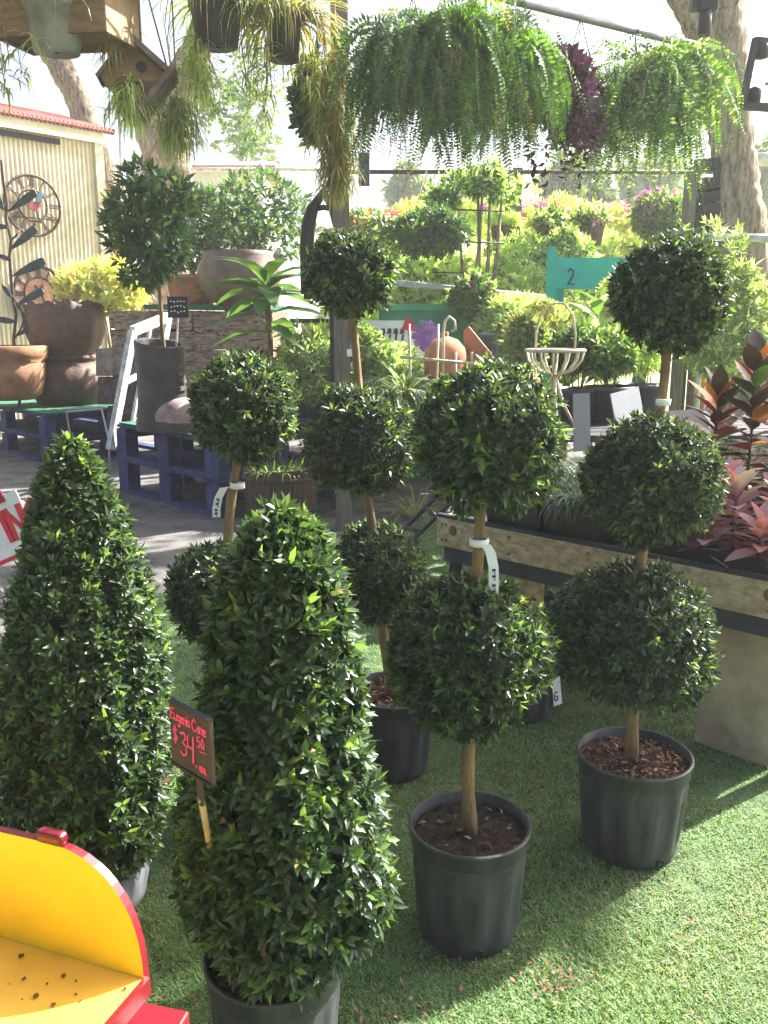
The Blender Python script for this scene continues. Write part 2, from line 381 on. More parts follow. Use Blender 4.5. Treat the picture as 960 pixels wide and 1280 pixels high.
# ================================================================== SETTING
rng = np.random.default_rng(7); random.seed(7)
def sheet(name, pts, z, m):
    me = bpy.data.meshes.new(name); me.from_pydata([(x, y, z) for x, y in pts], [], [list(range(len(pts)))])
    o = link(name, me, None, m); o['kind'] = 'structure'; return o
sheet('ground', [(-150, -30), (150, -30), (150, 400), (-150, 400)], 0, M_field)
sheet('concrete_path', [(-14, -3), (5.6, -3), (5.6, 10.5), (3, 14), (-14, 15)], .004, M_conc)
B1, B2 = np.array([-1.25, 4.6]), np.array([.24, 6.4])
LAWN = [(-5.0, -1.5), (7, -1.5), (7, 7.3), (.985, 7.3), (-4.82, .3)]
sheet('lawn', LAWN, .008, M_lawn)
def on_lawn(x, y):
    d = B2-B1; return ((x-B1[0])*d[1]-(y-B1[1])*d[0] > 0.02) & (y < 7.2)
def grass():
    a = []
    n1 = 150000
    px, py = rng.uniform(-80, 1040, n1), rng.uniform(690, 1400, n1)
    u, v = (px-480)/FPX, (640-py)/FPX; dy, dz = CP+v*SP, -SP+v*CP; k = -H/dz
    a.append(np.stack([u*k, dy*k], 1))
    n2 = 70000; a.append(np.stack([rng.uniform(-2.2, 2.6, n2), rng.uniform(.9, 6.5, n2)], 1))
    xy = np.concatenate(a); xy = xy[on_lawn(xy[:, 0], xy[:, 1])]; N = len(xy)
    patch = np.sin(xy[:, 0]*7+np.sin(xy[:, 1]*5)*1.3)*np.sin(xy[:, 1]*6+xy[:, 0]*2.1)
    L = rng.uniform(.008, .021, N)*(1+.45*patch)*(1+.05*xy[:, 1]); Wd = rng.uniform(.0013, .0024, N)*(1+.25*xy[:, 1])
    th = rng.uniform(0, 6.28, N)+.6*patch; inc = rng.uniform(.15, 1.15, N)
    ax = np.stack([np.cos(th)*np.sin(inc), np.sin(th)*np.sin(inc), np.cos(inc)], 1)
    up = np.stack([-np.cos(th)*np.cos(inc), -np.sin(th)*np.cos(inc), np.sin(inc)], 1)
    pos = np.concatenate([xy, np.full((N, 1), .007)], 1)
    T = (np.array([[0,-.5,0],[0,.5,0],[.55,-.4,.0],[.55,.4,0],[1,0,0]]), np.array([[0,1,3],[0,3,2],[2,3,4]]))
    dry = (rng.uniform(size=N) < np.clip(.06+.22*np.sin(xy[:, 0]*3.1+1.7*np.sin(xy[:, 1]*2.3))*np.sin(xy[:, 1]*4.2), .03, 1)).astype(int)
    o = leaf_obj('grass', [(pos, ax, up, L, Wd, dry)], [M_grass, leafmat('dry grass blade', (.30, .27, .14), (.42, .36, .22), trans=.3, rough=.8)], None, T=T, droop=.35)
    tag(o, 'short green turf growing around the pots', 'grass', kind='stuff')
grass()
# loose litter on the lawn: bark and dry leaf bits
def litter():
    xs = []
    for (px, py, n, s) in ((665, 985, 170, 40), (690, 1235, 60, 26), (820, 1030, 30, 25), (720, 1080, 40, 90), (500, 1265, 25, 30), (215, 1255, 14, 25), (860, 1180, 30, 90), (583, 1190, 60, 50), (790, 1085, 60, 50), (345, 1290, 40, 60), (600, 1120, 40, 160)):
        for _ in range(n):
            p = G(px+random.gauss(0, s), py+random.gauss(0, s*.5)); xs.append((p.x, p.y, .016+random.random()*.012))
    pos = np.array(xs); N = len(pos); d = rand_dirs(N, rng); d[:, 2] *= .3; up = rand_dirs(N, rng)*.4+np.array([0, 0, 1])
    o = leaf_obj('leaf_litter', [(pos, d, up, rng.uniform(.008, .022, N), rng.uniform(.004, .010, N), 0)], [M_chip], None)
    tag(o, 'scattered bark and dry leaf bits lying on the turf', 'leaf litter', kind='stuff')
litter()

# ================================================================== FOREGROUND: TOPIARIES
def pot_parts(root, c, r, h, m=M_pot, chips=260, soil_drop=.03, holes=(-1.9, -1.1), flute=True, cm=None):
    c = Vector(c); ns = 144
    md = (lambda a, z: 1+(.030*math.copysign(abs(math.sin(12*a))**.4, math.sin(12*a)) if .12*h < z < .80*h else 0)) if flute else None
    b = MB(); prof = [(.02, .002), (r*.80, .002), (r*.835, .010)]
    for k in range(1, 9): z = h*.84*k/8; prof.append((r*(.835+.125*k/8), z))
    prof += [(r*1.0, h*.855), (r*1.0, h*.965), (r*1.035, h*.972), (r*1.035, h), (r*.975, h), (r*.965, h-.04), (r*.93, h*.6)]
    b.lathe(prof, c, ns, mod=md); pot = b.build('pot', m, root)
    if holes:
        hb = MB()
        for a in holes:
            q = c+Vector((math.cos(a)*r*.845, math.sin(a)*r*.845, h*.07)); nn = Vector((math.cos(a), math.sin(a), -.1)).normalized()
            rot = nn.to_track_quat('Z', 'Y').to_matrix()
            hb.lathe([(.001, .0022), (.008, .0022), (.0095, .0035), (.0115, .003), (.012, -.002)], q, 14, rot=rot)
        hb.build('drain_hole', M_black, pot)
    sb = MB(); zs = h-soil_drop
    rr = [0, .25, .5, .75, .97]
    vs, fs = [(c.x, c.y, c.z+zs+.01)], []
    for i, q in enumerate(rr[1:]):
        for j in range(28):
            a = 2*math.pi*j/28; vs.append((c.x+r*.965*q*math.cos(a), c.y+r*.965*q*math.sin(a), c.z+zs+random.uniform(-.006, .008)))
    for j in range(28): fs.append((0, 1+j, 1+(j+1) % 28))
    for i in range(3):
        for j in range(28): fs.append((1+i*28+j, 1+(i+1)*28+j, 1+(i+1)*28+(j+1) % 28, 1+i*28+(j+1) % 28))
    sb.add(vs, fs, 0, True); sb.build('soil', M_soil, root)
    if chips:
        a = rng.uniform(0, 6.28, chips); q = r*.93*np.sqrt(rng.uniform(0, 1, chips))
        pos = np.stack([c.x+q*np.cos(a), c.y+q*np.sin(a), c.z+zs+rng.uniform(.004, .014, chips)], 1)
        d = rand_dirs(chips, rng); d[:, 2] *= .35; up = rand_dirs(chips, rng)*.5+np.array([0, 0, 1])
        o = leaf_obj('mulch', [(pos, d, up, rng.uniform(.010, .03, chips), rng.uniform(.004, .011, chips), 0)], [cm or M_chip], root); o['kind'] = 'stuff'
    return pot
def trunk_part(root, pts, r0, r1, name='trunk', m=M_bark, n=10):
    """smoothed, slightly wavy tapered trunk through pts"""
    pts = [Vector(p) for p in pts]; out, rad = [], []
    tot = sum((b-a).length for a, b in zip(pts, pts[1:])); acc = 0
    for a, b in zip(pts, pts[1:]):
        k = max(2, int((b-a).length/.06))
        for i in range(k):
            q = a.lerp(b, i/k); t = (acc+(b-a).length*i/k)/tot
            w = .003*(1 if name == 'trunk' else .6)
            out.append(q+Vector((w*math.sin(t*19+a.x*7), w*math.cos(t*15+a.y*5), 0))); rad.append((r0+(r1-r0)*t)*(1+.07*math.sin(t*37)))
        acc += (b-a).length
    out.append(pts[-1]); rad.append(r1)
    return MB().tube(out, rad, n).build(name, m, root)
def tie_tag(root, p, trunk_r, strip, ink=True):
    """white tie round a trunk with a hanging strip; strip = list of offsets"""
    p = Vector(p); b = MB()
    b.lathe([(trunk_r*1.05, -.008), (trunk_r*1.2, -.007), (trunk_r*1.25, .008), (trunk_r*1.05, .009)], p, 16)
    pts = [p+Vector(s) for s in strip]; wd = .011; vs, fs = [], []
    for q in pts: vs += [q+Vector((-wd, 0, 0)), q+Vector((wd, .002, 0))]
    for i in range(len(pts)-1): fs.append((2*i, 2*i+1, 2*i+3, 2*i+2))
    b.add(vs, fs, 0, True)
    t = b.build('tag', M_tagw, root)
    if ink:
        k = MB()
        for i in range(len(pts)-3, len(pts)-1):
            for f in (.15, .55):
                q = pts[i].lerp(pts[i+1], f); k.box(q+Vector((0, -.003, 0)), (.008, .001, .006)); k.box(q+Vector((.002, -.0035, -.007)), (.003, .001, .004))
        k.build('print', M_ink, t)
LEAF_SETS = {}
def topiary(base, r, h, balls, label, seed, L=.022, Wd=.0094, mats=(M_leafd, M_young, M_brown), young=.10, tr=.018, m=M_pot, tagpos=None, top=None, holes=(-1.9,), chips=260, cm=None, name='topiary_tree', nsh=None, shag=.16):
    g = np.random.default_rng(seed); base = Vector((base[0], base[1], .010))
    root = thing(name, base, label, 'topiary', 'ball topiaries standing on the turf')
    pot_parts(root, base, r, h, m, chips, holes=holes, cm=cm)
    cs = [Vector(b[0]) for b in sorted(balls, key=lambda q: q[0][2])]
    trunk_part(root, [base+Vector((0, 0, h-.05))]+cs, tr, tr*.62)
    for (c, rb) in balls:
        n = nsh or int(1250*(rb/.17)**2*(.026/L)**1.2)
        r3 = (rb*g.uniform(.96, 1.04), rb, rb*g.uniform(.93, .99))
        st = ball_leaves(c, r3, n, 7, L, Wd, g, amp=.09, freq=3.4, young=young, inner=.45, up=.25, shaggy=shag)
        ns = max(14, int(n*.05)); d = rand_dirs(ns, g); d[:, 2] -= .25; d = nrmz(d); q = np.array(c)+d*np.array(r3)*g.uniform(1.04, 1.16, ns)[:, None]
        p_, a_, u_, l_, w_ = rosettes(q, d, 6, L*1.1, Wd, g); st.append((p_, a_, u_, l_, w_, (g.uniform(size=len(p_)) < .35).astype(int)))
        # a few long stray shoots breaking the outline
        st[0] = st[0][:5]+(np.where(g.uniform(size=len(st[0][0])) < .005, 2, st[0][5]),); leaf_obj('foliage_ball', st, list(mats), root)
    if tagpos: tie_tag(root, *tagpos)
    return root
YM, YR, YB, YC = 1.86, 2.20, 2.35, 2.64
def ballp(px, py, rpx, Y): c = P(px, py, Y); return (c, rpx*MPP(c)*.97)
bm = G(584, 1163)
topiary(bm, .141, .285, [ballp(612, 545, 88, YM), ballp(585, 812, 98, YM)], 'two-ball topiary with a long white tag, in the grey-black pot of dark soil', 1, L=.0225, Wd=.0098, young=.16,
        tagpos=(P(599, 678, YM-.02), .0175, [(.012, -.02, 0), (.022, -.026, -.015), (.03, -.026, -.05), (.031, -.026, -.085), (.031, -.026, -.118)]), holes=(-1.45,), chips=130, cm=M_chipd)
br = G(785, 1059)
topiary(br, .153, .285, [ballp(842, 362, 71, YR), ballp(815, 597, 81, YR), ballp(788, 792, 92, YR)], 'tall three-ball topiary beside the plant bench, in a black pot with reddish mulch', 2, L=.0225, Wd=.0096, young=.07, holes=(-1.15,), chips=420,
        tagpos=(P(829, 503, YR-.02), .015, [(0, -.018, 0), (-.01, -.02, .004), (-.025, -.022, .004)], False))
bl = (P(292, 800, YB).x, YB)
topiary(bl, .14, .28, [ballp(305, 508, 66, YB), ballp(276, 738, 60, YB)], 'two-ball topiary behind the front cone, with a white tag bending left from its trunk', 3, L=.0225, young=.16,
        tagpos=(P(297, 607, YB-.02), .0165, [(-.015, -.018, 0), (-.035, -.02, -.003), (-.05, -.02, -.03), (-.057, -.02, -.06), (-.058, -.02, -.085)]))
bc = G(489, 962)
topiary(bc, .145, .28, [ballp(438, 341, 53, YC), ballp(451, 547, 70, YC), ballp(470, 712, 57, YC)], 'three-ball topiary in front of the square wooden post', 4, L=.025, Wd=.0102, young=.14, chips=300)

def cone_tree(base, r, h, prof, label, seed, L, Wd, m, nsh, droop=.1, off=(0, 0), amp=.17):
    g = np.random.default_rng(seed); base = Vector((base[0], base[1], .010))
    root = thing('cone_topiary', base, label, 'topiary', 'clipped cone topiaries')
    pot_parts(root, base, r, h, m, 200, holes=())
    zs = np.array([p[0] for p in prof]); rs = np.array([p[1] for p in prof])
    trunk_part(root, [base+Vector((0, 0, h-.05)), base+Vector((.01, 0, .6)), base+Vector((0, 0, zs[-1]-.1))], .017, .006)
    zz = g.uniform(zs[0], zs[-1], nsh*4); w = np.interp(zz, zs, rs); keep = g.uniform(0, rs.max(), nsh*4) < w+.02
    zz = zz[keep][:nsh]; rr = np.interp(zz, zs, rs); n = len(zz); a = g.uniform(0, 6.28, n)
    d3 = np.stack([np.cos(a), np.sin(a), zz*2.2], 1)
    rad = rr*lumps(d3, g, amp, 3.4)*g.uniform(.84, 1.08, n)
    slope = np.gradient(rs, zs); sl = np.interp(zz, zs, slope)
    ox = off[0]*np.clip(zz/.4, 0, 1); ox_ = off[0]
    pos = np.stack([base.x+ox+rad*np.cos(a), base.y+rad*np.sin(a), base.z+zz], 1)
    nr = nrmz(np.stack([np.cos(a), np.sin(a), -np.clip(sl, -1.4, .8)], 1))+np.array([0, 0, .55])
    p, ax, u, l, wd = rosettes(pos, nr, 8, L, Wd, g, inc=(.3, 1.35), jit=.3)
    yo = np.tile(g.uniform(size=n) < .20, 8) & (np.repeat(np.arange(8), n) < 4)
    ni = n*4; zi = g.uniform(zs[0], zs[-1]-.03, ni); ri = np.interp(zi, zs, rs)*np.sqrt(g.uniform(.12, .85, ni)); ai = g.uniform(0, 6.28, ni)
    pin = np.stack([base.x+off[0]+ri*np.cos(ai), base.y+ri*np.sin(ai), base.z+zi], 1); dd = rand_dirs(ni, g)
    leaf_obj('foliage', [(p, ax, u, l, wd, np.where(g.uniform(size=len(p)) < .005, 2, yo.astype(int))), (pin, dd+np.array([0, 0, .4]), rand_dirs(ni, g), L*np.ones(ni), Wd*1.3*np.ones(ni), 0)], [M_leaf, M_young, M_brown], root, T=T8, droop=.22)
    # bare twigs inside
    tw = MB()
    for _ in range(46):
        z = random.uniform(h, zs[-1]*.9); aa = random.uniform(0, 6.28); q = float(np.interp(z, zs, rs))*.9
        s = base+Vector((0, 0, z-.1)); e = base+Vector((q*math.cos(aa), q*math.sin(aa), z+.05)); tw.tube([s, s.lerp(e, .5)+Vector((0, 0, .02)), e], [.004, .003, .0015], 5)
    o = tw.build('twigs', M_bark, root); o['kind'] = 'stuff'
    return root
c2 = (P(343, 1195, 1.43).x, 1.43)
cone_tree(c2, .128, .28, [(.25, .06), (.30, .115), (.36, .160), (.43, .180), (.53, .180), (.61, .166), (.69, .147), (.82, .126), (.98, .108), (1.06, .085), (1.11, .05), (1.145, .012)],
          'front cone-shaped shrub in a grey-black pot with the price sign stuck in it', 11, .0295, .0112, M_pot, 2900, off=(.032, .0), amp=.13)
c1 = (P(112, 1000, 1.98).x, 1.98)
cone_tree(c1, .15, .28, [(.12, .12), (.20, .17), (.35, .19), (.50, .195), (.62, .190), (.80, .155), (.90, .125), (1.00, .094), (1.08, .068), (1.14, .042), (1.19, .012)],
          'tall pointed cone shrub behind the yellow and red cart', 12, .0305, .0114, M_potg, 3000, off=(.012, .0), amp=.12)

# price sign on its stake
def price_sign():
    b = G(276, 1196, .27); o0 = P(240, 927, 1.262)
    root = thing('price_sign', b, 'small brown chalk sign with pink lettering on a stake in the front cone pot', 'price sign')
    ux, uy = Vector((.728, -.686, 0)), Vector((0, 0, 1)); nn = ux.cross(uy)
    w, h = .0555, .054
    mb = MB().prism([(-w, -h), (w, -h), (w, h), (-w, h)], o0, ux, uy, .006); bd = mb.build('board', M_slate, root)
    for (p, q) in (((-w, h), (w, h)), ((-w, -h), (w, -h))):
        fr = MB(); fr.bar(o0+ux*p[0]+uy*p[1]+nn*.001, o0+ux*q[0]+uy*q[1]+nn*.001, .010, .004, up=uy); fr.build('edge_strip', M_darkw, bd)
    tx = MB(); f = o0+nn*.0042
    write(tx, 'Eugenia', f+ux*-.051+uy*.026, ux, uy, .020, .0028, .0012, adv=.02)
    write(tx, 'Cone', f+ux*.0085+uy*.024, ux, uy, .021, .0028, .0012, adv=.03)
    write(tx, '$', f+ux*-.046+uy*-.013, ux, uy, .028, .0032, .0012)
    write(tx, '34', f+ux*-.026+uy*-.028, ux, uy, .040, .0034, .0012, adv=.06)
    write(tx, '.', f+ux*.013+uy*-.036, ux, uy, .040, .0042, .0012)
    write(tx, '50', f+ux*.021+uy*.000, ux, uy, .019, .0030, .0012)
    tx.stroke([(.026, -.006), (.044, -.004)], f, ux, uy, .0018, .0012)
    write(tx, 'ea.', f+ux*.024+uy*-.040, ux, uy, .017, .0030, .0012)
    tx.build('lettering', M_chalk, bd)
    st = MB(); top = o0-uy*.04-nn*.006+ux*.006
    st.bar(top, top-uy*.07+ux*.002, .012, .005, up=nn); st.build('bracket', M_slate, root)
    s2 = MB(); a = top-uy*.058+ux*.002; s2.tube([a, a.lerp(b, .3)+Vector((.006, 0, 0)), a.lerp(b, .7), b-Vector((0, 0, .04))], [.0055, .006, .0055, .005], 8); s2.build('stake', mat('bamboo stake', (.50, .36, .17), .6, .2, 20), root)
price_sign()

# yellow and red wooden cart at the lower left
def cart():
    o = Vector((-.584, 1.154, .55)); e1 = Vector((.94, -.341, 0)); e2 = Vector((-.341, -.94, 0)); up = Vector((0, 0, 1))
    root = thing('garden_cart', (-.75, .95, .008), 'yellow wooden cart tray with red painted edges at the lower left', 'cart')
    pts = [(-.55, -.02), (.262, -.02), (.262, 0), (.2605, .03), (.2575, .052), (.253, .072), (.247, .090), (.239, .107), (.230, .122), (.219, .136), (.206, .149), (.190, .160), (.172, .1695), (.150, .1765), (.12, .180), (.0, .178), (-.55, .168)]
    mb = MB().prism(pts, o+e2*.0, e1, up, .013, 0, 1)
    side = mb.build('side_panel', [M_gold, M_red], root)
    bv = side.modifiers.new('b', 'BEVEL'); bv.width = .003; bv.segments = 2; bv.limit_method = 'ANGLE'
    k = MB(); k.box(o+e1*.115+up*.187, (.046, .020, .020), Matrix((e1, -e2, up)).transposed())
    pg = k.build('peg', M_red, root); b2 = pg.modifiers.new('b', 'BEVEL'); b2.width = .007; b2.segments = 3
    f = MB().prism([(-.55, .0), (.262, .0), (.262, -.55), (-.55, -.55)], o+e2*.007-up*.011, e1, -e2, .020, 0, 1)
    fl = f.build('floor_panel', [mat('yellow floor paint', (.84, .50, .075), .45, .10, 6, c2=(.74,.42,.05)), M_red], root)
    b3 = fl.modifiers.new('b', 'BEVEL'); b3.width = .002; b3.segments = 2; b3.limit_method = 'ANGLE'
    t = MB(); t.bar(o+e1*.2665+e2*.004-up*.012, o+e1*.2665+e2*.56-up*.012, .009, .027); t.build('edge_trim', M_red, root)
    c = MB()
    for i in range(34):
        s, d = random.uniform(-.1, .25), random.uniform(.02, .16); z = random.choice((.0012, .0015, .002, .003))
        c.box(o+e1*s+e2*(d+.004)+up*z, (z*random.uniform(1, 2.6), z*1.5, z), Matrix.Rotation(random.uniform(0, 3), 3, 'Z'), jit=z*.4, rng=random)
    cr = c.build('crumbs', M_crumb, fl); cr['kind'] = 'stuff'
    r = MB(); a, b = G(60, 1266, .46), G(228, 1300, .46)
    r.bar(a, b, .055, .05); rl = r.build('chassis_rail', M_red, root); b4 = rl.modifiers.new('b', 'BEVEL'); b4.width = .004; b4.segments = 2
    for (s, d) in ((-.45, .08), (.18, .08), (-.45, .45), (.18, .45)):
        q = o+e1*s+e2*d; g = MB(); g.bar(Vector((q.x, q.y, .012)), Vector((q.x, q.y, .53)), .05, .05); g.build('leg', M_red, root)
cart()

# two more pots standing in the shade under the bench, and a plastic label
def spare_pot(px, py, r, h, label, lab=False):
    b = G(px, py); b.z = .010
    root = thing('nursery_pot', b, label, 'pot', 'black pots in the shade of the bench')
    pot_parts(root, b, r, h, M_pot, 60, holes=())
    if lab:
        q = b+Vector((r*.80, -r*.42, h*.55)); t = MB(); ux = Vector((.55, .83, 0)).normalized(); ux = Vector((.80, .60, 0)).normalized()
        t.prism([(-.022, -.05), (.022, -.05), (.022, .06), (-.022, .06)], q+Vector((.012, -.012, 0)), ux, Vector((-.12, 0, 1)), .002)
        l = t.build('label', M_tagw, root); s = MB(); write(s, 'G', q+Vector((.012, -.016, -.03))-ux*.012, ux, Vector((-.12, 0, 1)), .035, .006, .001); s.build('print', M_ink, l)
spare_pot(651, 893, .135, .20, 'low black pot with a white label behind the middle topiary', True)
spare_pot(716, 842, .14, .2, 'black pot deep in the shade under the bench')
spare_pot(668, 795, .12, .19, 'black pot by the tan leg of the bench')

# ================================================================== PLANT BENCH ON THE RIGHT
BA = Vector((.215, 3.43, 0)); BD = Vector((.716, -.698, 0)); BE = Vector((.698, .716, 0)); UP = Vector((0, 0, 1))
def B(s, t, z): return BA+BD*s+BE*t+UP*z
BROT = Matrix((BD, BE, UP)).transposed()
def p_end(): return Vector((1.335, 2.62, .258))
def bench():
    root = thing('plant_bench', B(.9, .6, .008), 'long tan wooden plant bench with a dark slat under its front rail', 'bench')
    MB().box(B(.69, .02, .642), (1.38, .038, .116), BROT).build('front_rail', M_rail, root)
    MB().box(B(.0, .68, .640), (.036, 1.27, .112), BROT).build('end_rail', M_rail, root)
    MB().box(B(1.38, .68, .640), (.036, 1.27, .112), BROT).build('end_rail', M_rail, root)
    MB().box(p_end(), (.05, .05, .50), BROT).build('leg', M_rail, root); MB().box(B(1.30, 1.15, .258), (.075, .075, .50), BROT).build('leg', M_rail, root)
    for s, z in ((.085, .655), (.215, .64), (.83, .655), (1.02, .625), (1.33, .66)):
        rot = (-BE).to_track_quat('Z', 'Y').to_matrix()
        MB().lathe([(.0, .0015), (random.uniform(.008, .02), .0012), (.021, 0)], B(s, 0, z), 12, rot=rot).build('knot', mat('plank knot', (.16, .09, .05), .85, .3, 20), root)
    for s in (.03, .05, .36, .70, 1.05, 1.33):
        for z in (.61, .675): MB().lathe([(.001, .0022), (.0045, .0018), (.0055, 0)], B(s, 0, z), 8, rot=(-BE).to_track_quat('Z', 'Y').to_matrix()).build('screw', M_iron, root)
    d0 = MB().box(B(0, 0, 0), (1.34, .105, .02), BROT); me = None
    for i in range(11):
        o = MB().box(B(.69, .10+i*.117, .664), (1.34, .105, .02), BROT).build('deck_slat', M_darkw, root)
    MB().box(B(.69, .012, .7075), (1.38, .022, .014), BROT).build('dark_strip', M_darkw, root)
    MB().box(B(.69, .075, .545), (1.38, .05, .075), BROT).build('lower_slat', mat('blue black slat', (.045, .05, .075), .75, .3, 8, bump=.2), root)
    MB().box(B(.69, .9, .545), (1.38, .05, .075), BROT).build('lower_slat', M_darkw, root)
    for (s, t) in ((.36, .16), (.36, 1.1)):
        MB().box(B(s, t, .258), (.075, .075, .50), BROT).build('leg', M_rail, root)
    MB().bar(B(.01, .0, .01), B(.05, .09, .60), .05, .03).build('leg', M_darkw, root)
    p0 = Vector((1.107, 2.84, 0)); dd = Vector((.70, -.714, 0)).normalized(); ee = Vector((.714, .70, 0))
    MB().box(p0+dd*.135+ee*.03+UP*.258, (.27, .06, .50), Matrix((dd, ee, UP)).transposed()).build('end_panel', M_panel, root)
bench()
def tube_rack():
    root = thing('folded_stand', P(520, 660, 4.2)*Vector((1, 1, 0)) if False else (P(520, 665, 4.0).x, 4.0, .008), 'black tube stand lying folded beside the bench end', 'stand')
    z = .02
    a, b = P(502, 664, 4.05), P(545, 622, 3.98); c, d = P(519, 672, 3.9), P(562, 630, 3.83)
    MB().tube([Vector((a.x-.10, a.y, z)), a, b, b+Vector((.1, 0, .09))], .011, 8).build('tube_leg', M_black, root)
    MB().tube([Vector((c.x-.10, c.y, z)), c, d, d+Vector((.1, 0, .09))], .011, 8).build('tube_leg', M_black, root)
    MB().tube([a.lerp(b, .72), c.lerp(d, .62)], .009, 8).build('cross_bar', M_black, root)
    MB().tube([a.lerp(b, .12), c.lerp(d, .18)], .012, 8).build('cross_bar', M_black, root)
tube_rack()

def square_tray(name, s, t, w, d, h, label, cat, group, z=.676, n=0, mats=None):
    root = thing(name, B(s, t, z), label, cat, group)
    b = MB(); o = []
    for (sx, sy, k, zz) in ((-1, -1, .88, 0), (1, -1, .88, 0), (1, 1, .88, 0), (-1, 1, .88, 0), (-1, -1, 1, h), (1, -1, 1, h), (1, 1, 1, h), (-1, 1, 1, h), (-1, -1, .93, h), (1, -1, .93, h), (1, 1, .93, h), (-1, 1, .93, h), (-1, -1, .9, h-.03), (1, -1, .9, h-.03), (1, 1, .9, h-.03), (-1, 1, .9, h-.03)):
        o.append(B(s+sx*w/2*k, t+sy*d/2*k, z+zz+.001))
    b.add(o, [(3, 2, 1, 0)]+[(i, (i+1) % 4, 4+(i+1) % 4, 4+i) for i in range(4)]+[(4+i, 4+(i+1) % 4, 8+(i+1) % 4, 8+i) for i in range(4)]+[(8+i, 8+(i+1) % 4, 12+(i+1) % 4, 12+i) for i in range(4)])
    b.build('tray', M_tray, root)
    MB().add([o[12], o[13], o[14], o[15]], [(0, 1, 2, 3)]).build('soil', M_soil, root)
    return root, z+h-.03
k = 0
for (s, t, lab) in ((.33, .17, 'tray of dark mondo grass nearest the left end of the bench'), (.60, .17, 'second tray of dark mondo grass from the left, behind the right topiary'), (.44, .46, 'back tray of dark mondo grass, in front of the white plates'), (.72, .46, 'back tray of dark mondo grass beside the crotons')):
    root, zt = square_tray('grass_tray', s, t, .25, .26, .13, lab, 'potted grass', 'trays of mondo grass on the bench')
    n = 420; a = rng.uniform(0, 6.28, n)
    base = np.array([tuple(B(s+rng.uniform(-.1, .1), t+rng.uniform(-.1, .1), zt)) for _ in range(n)])
    blade_obj('foliage', base, np.stack([np.cos(a), np.sin(a), 0*a], 1), rng.uniform(.20, .38, n), rng.uniform(1.2, 2.6, n), .0065, [M_blue], root, rng, up0=.93)
tr2, zt = square_tray('planting_tray', 1.115, .20, .51, .30, .075, 'long low black tray holding the pink-leaved plants', 'tray', None)

BROAD = (np.array([[0,0,0],[.08,.10,.02],[.08,0,-.01],[.08,-.10,.02],[.3,.42,.10],[.3,0,-.03],[.3,-.42,.10],[.58,.46,.10],[.58,0,-.02],[.58,-.46,.10],[.82,.26,.05],[.82,0,-.01],[.82,-.26,.05],[1,0,0]]),
         np.array([[0,2,1],[0,3,2],[1,2,5],[1,5,4],[2,3,6],[2,6,5],[4,5,8],[4,8,7],[5,6,9],[5,9,8],[7,8,11],[7,11,10],[8,9,12],[8,12,11],[10,11,13],[11,12,13]]))
LEAFME = {}
def leaf_piece(m, ratio, droop, name='leaf'):
    key = (m.name, ratio, droop, name)
    if key not in LEAFME:
        v, f, _ = leaf_arrays(np.zeros((1, 3)), np.array([[1., 0, 0]]), np.array([[0, 0, 1.]]), 1.0, ratio, BROAD, droop)
        me = raw_mesh(name, v, f, smooth=True); me.materials.append(m); LEAFME[key] = me
    return LEAFME[key]
def put_leaf(root, m, ratio, droop, pos, yaw, pitch, L, roll=0):
    o = bpy.data.objects.new('leaf', leaf_piece(m, ratio, droop)); COL.objects.link(o); o.parent = root
    o.location = Vector(pos)-ORG[root.name]; o.rotation_euler = (roll, -pitch, yaw); o.scale = (L, L, L); return o
def leafy(root, base, h, n, mats, ratio, droop, L, seed, p0=1.15, p1=.1, stem_m=None, stem_r=.006, lean=(0, 0)):
    """an upright stem with big separate leaves"""
    g = random.Random(seed); base = Vector(base)
    tip = base+Vector((lean[0], lean[1], h))
    MB().tube([base, base.lerp(tip, .5)+Vector((g.uniform(-.01, .01), 0, 0)), tip], [stem_r, stem_r*.8, stem_r*.5], 6).build('stem', stem_m or M_bark, root)
    for i in range(n):
        t = (i+.5)/n; q = base.lerp(tip, .10+.90*t); m = mats[g.randrange(len(mats))]
        put_leaf(root, m, ratio, droop, q, i*2.4+g.uniform(-.4, .4), p1+(p0-p1)*t**1.3+g.uniform(-.15, .15), L*g.uniform(.7, 1.15)*(1-.25*t), g.uniform(-.3, .3))
M_pinkb = leafmat('salmon leaf', (.64,.28,.24), (.68,.34,.31), trans=.4, tc=(1.2,.85,.8), rough=.4)
M_silver = leafmat('silver pink leaf', (.46,.34,.41), (.52,.41,.48), trans=.25, rough=.35)
M_plum = leafmat('plum leaf', (.22,.09,.14), (.28,.12,.16), trans=.3, rough=.4, tc=(1.6,.7,.8))
i = 0
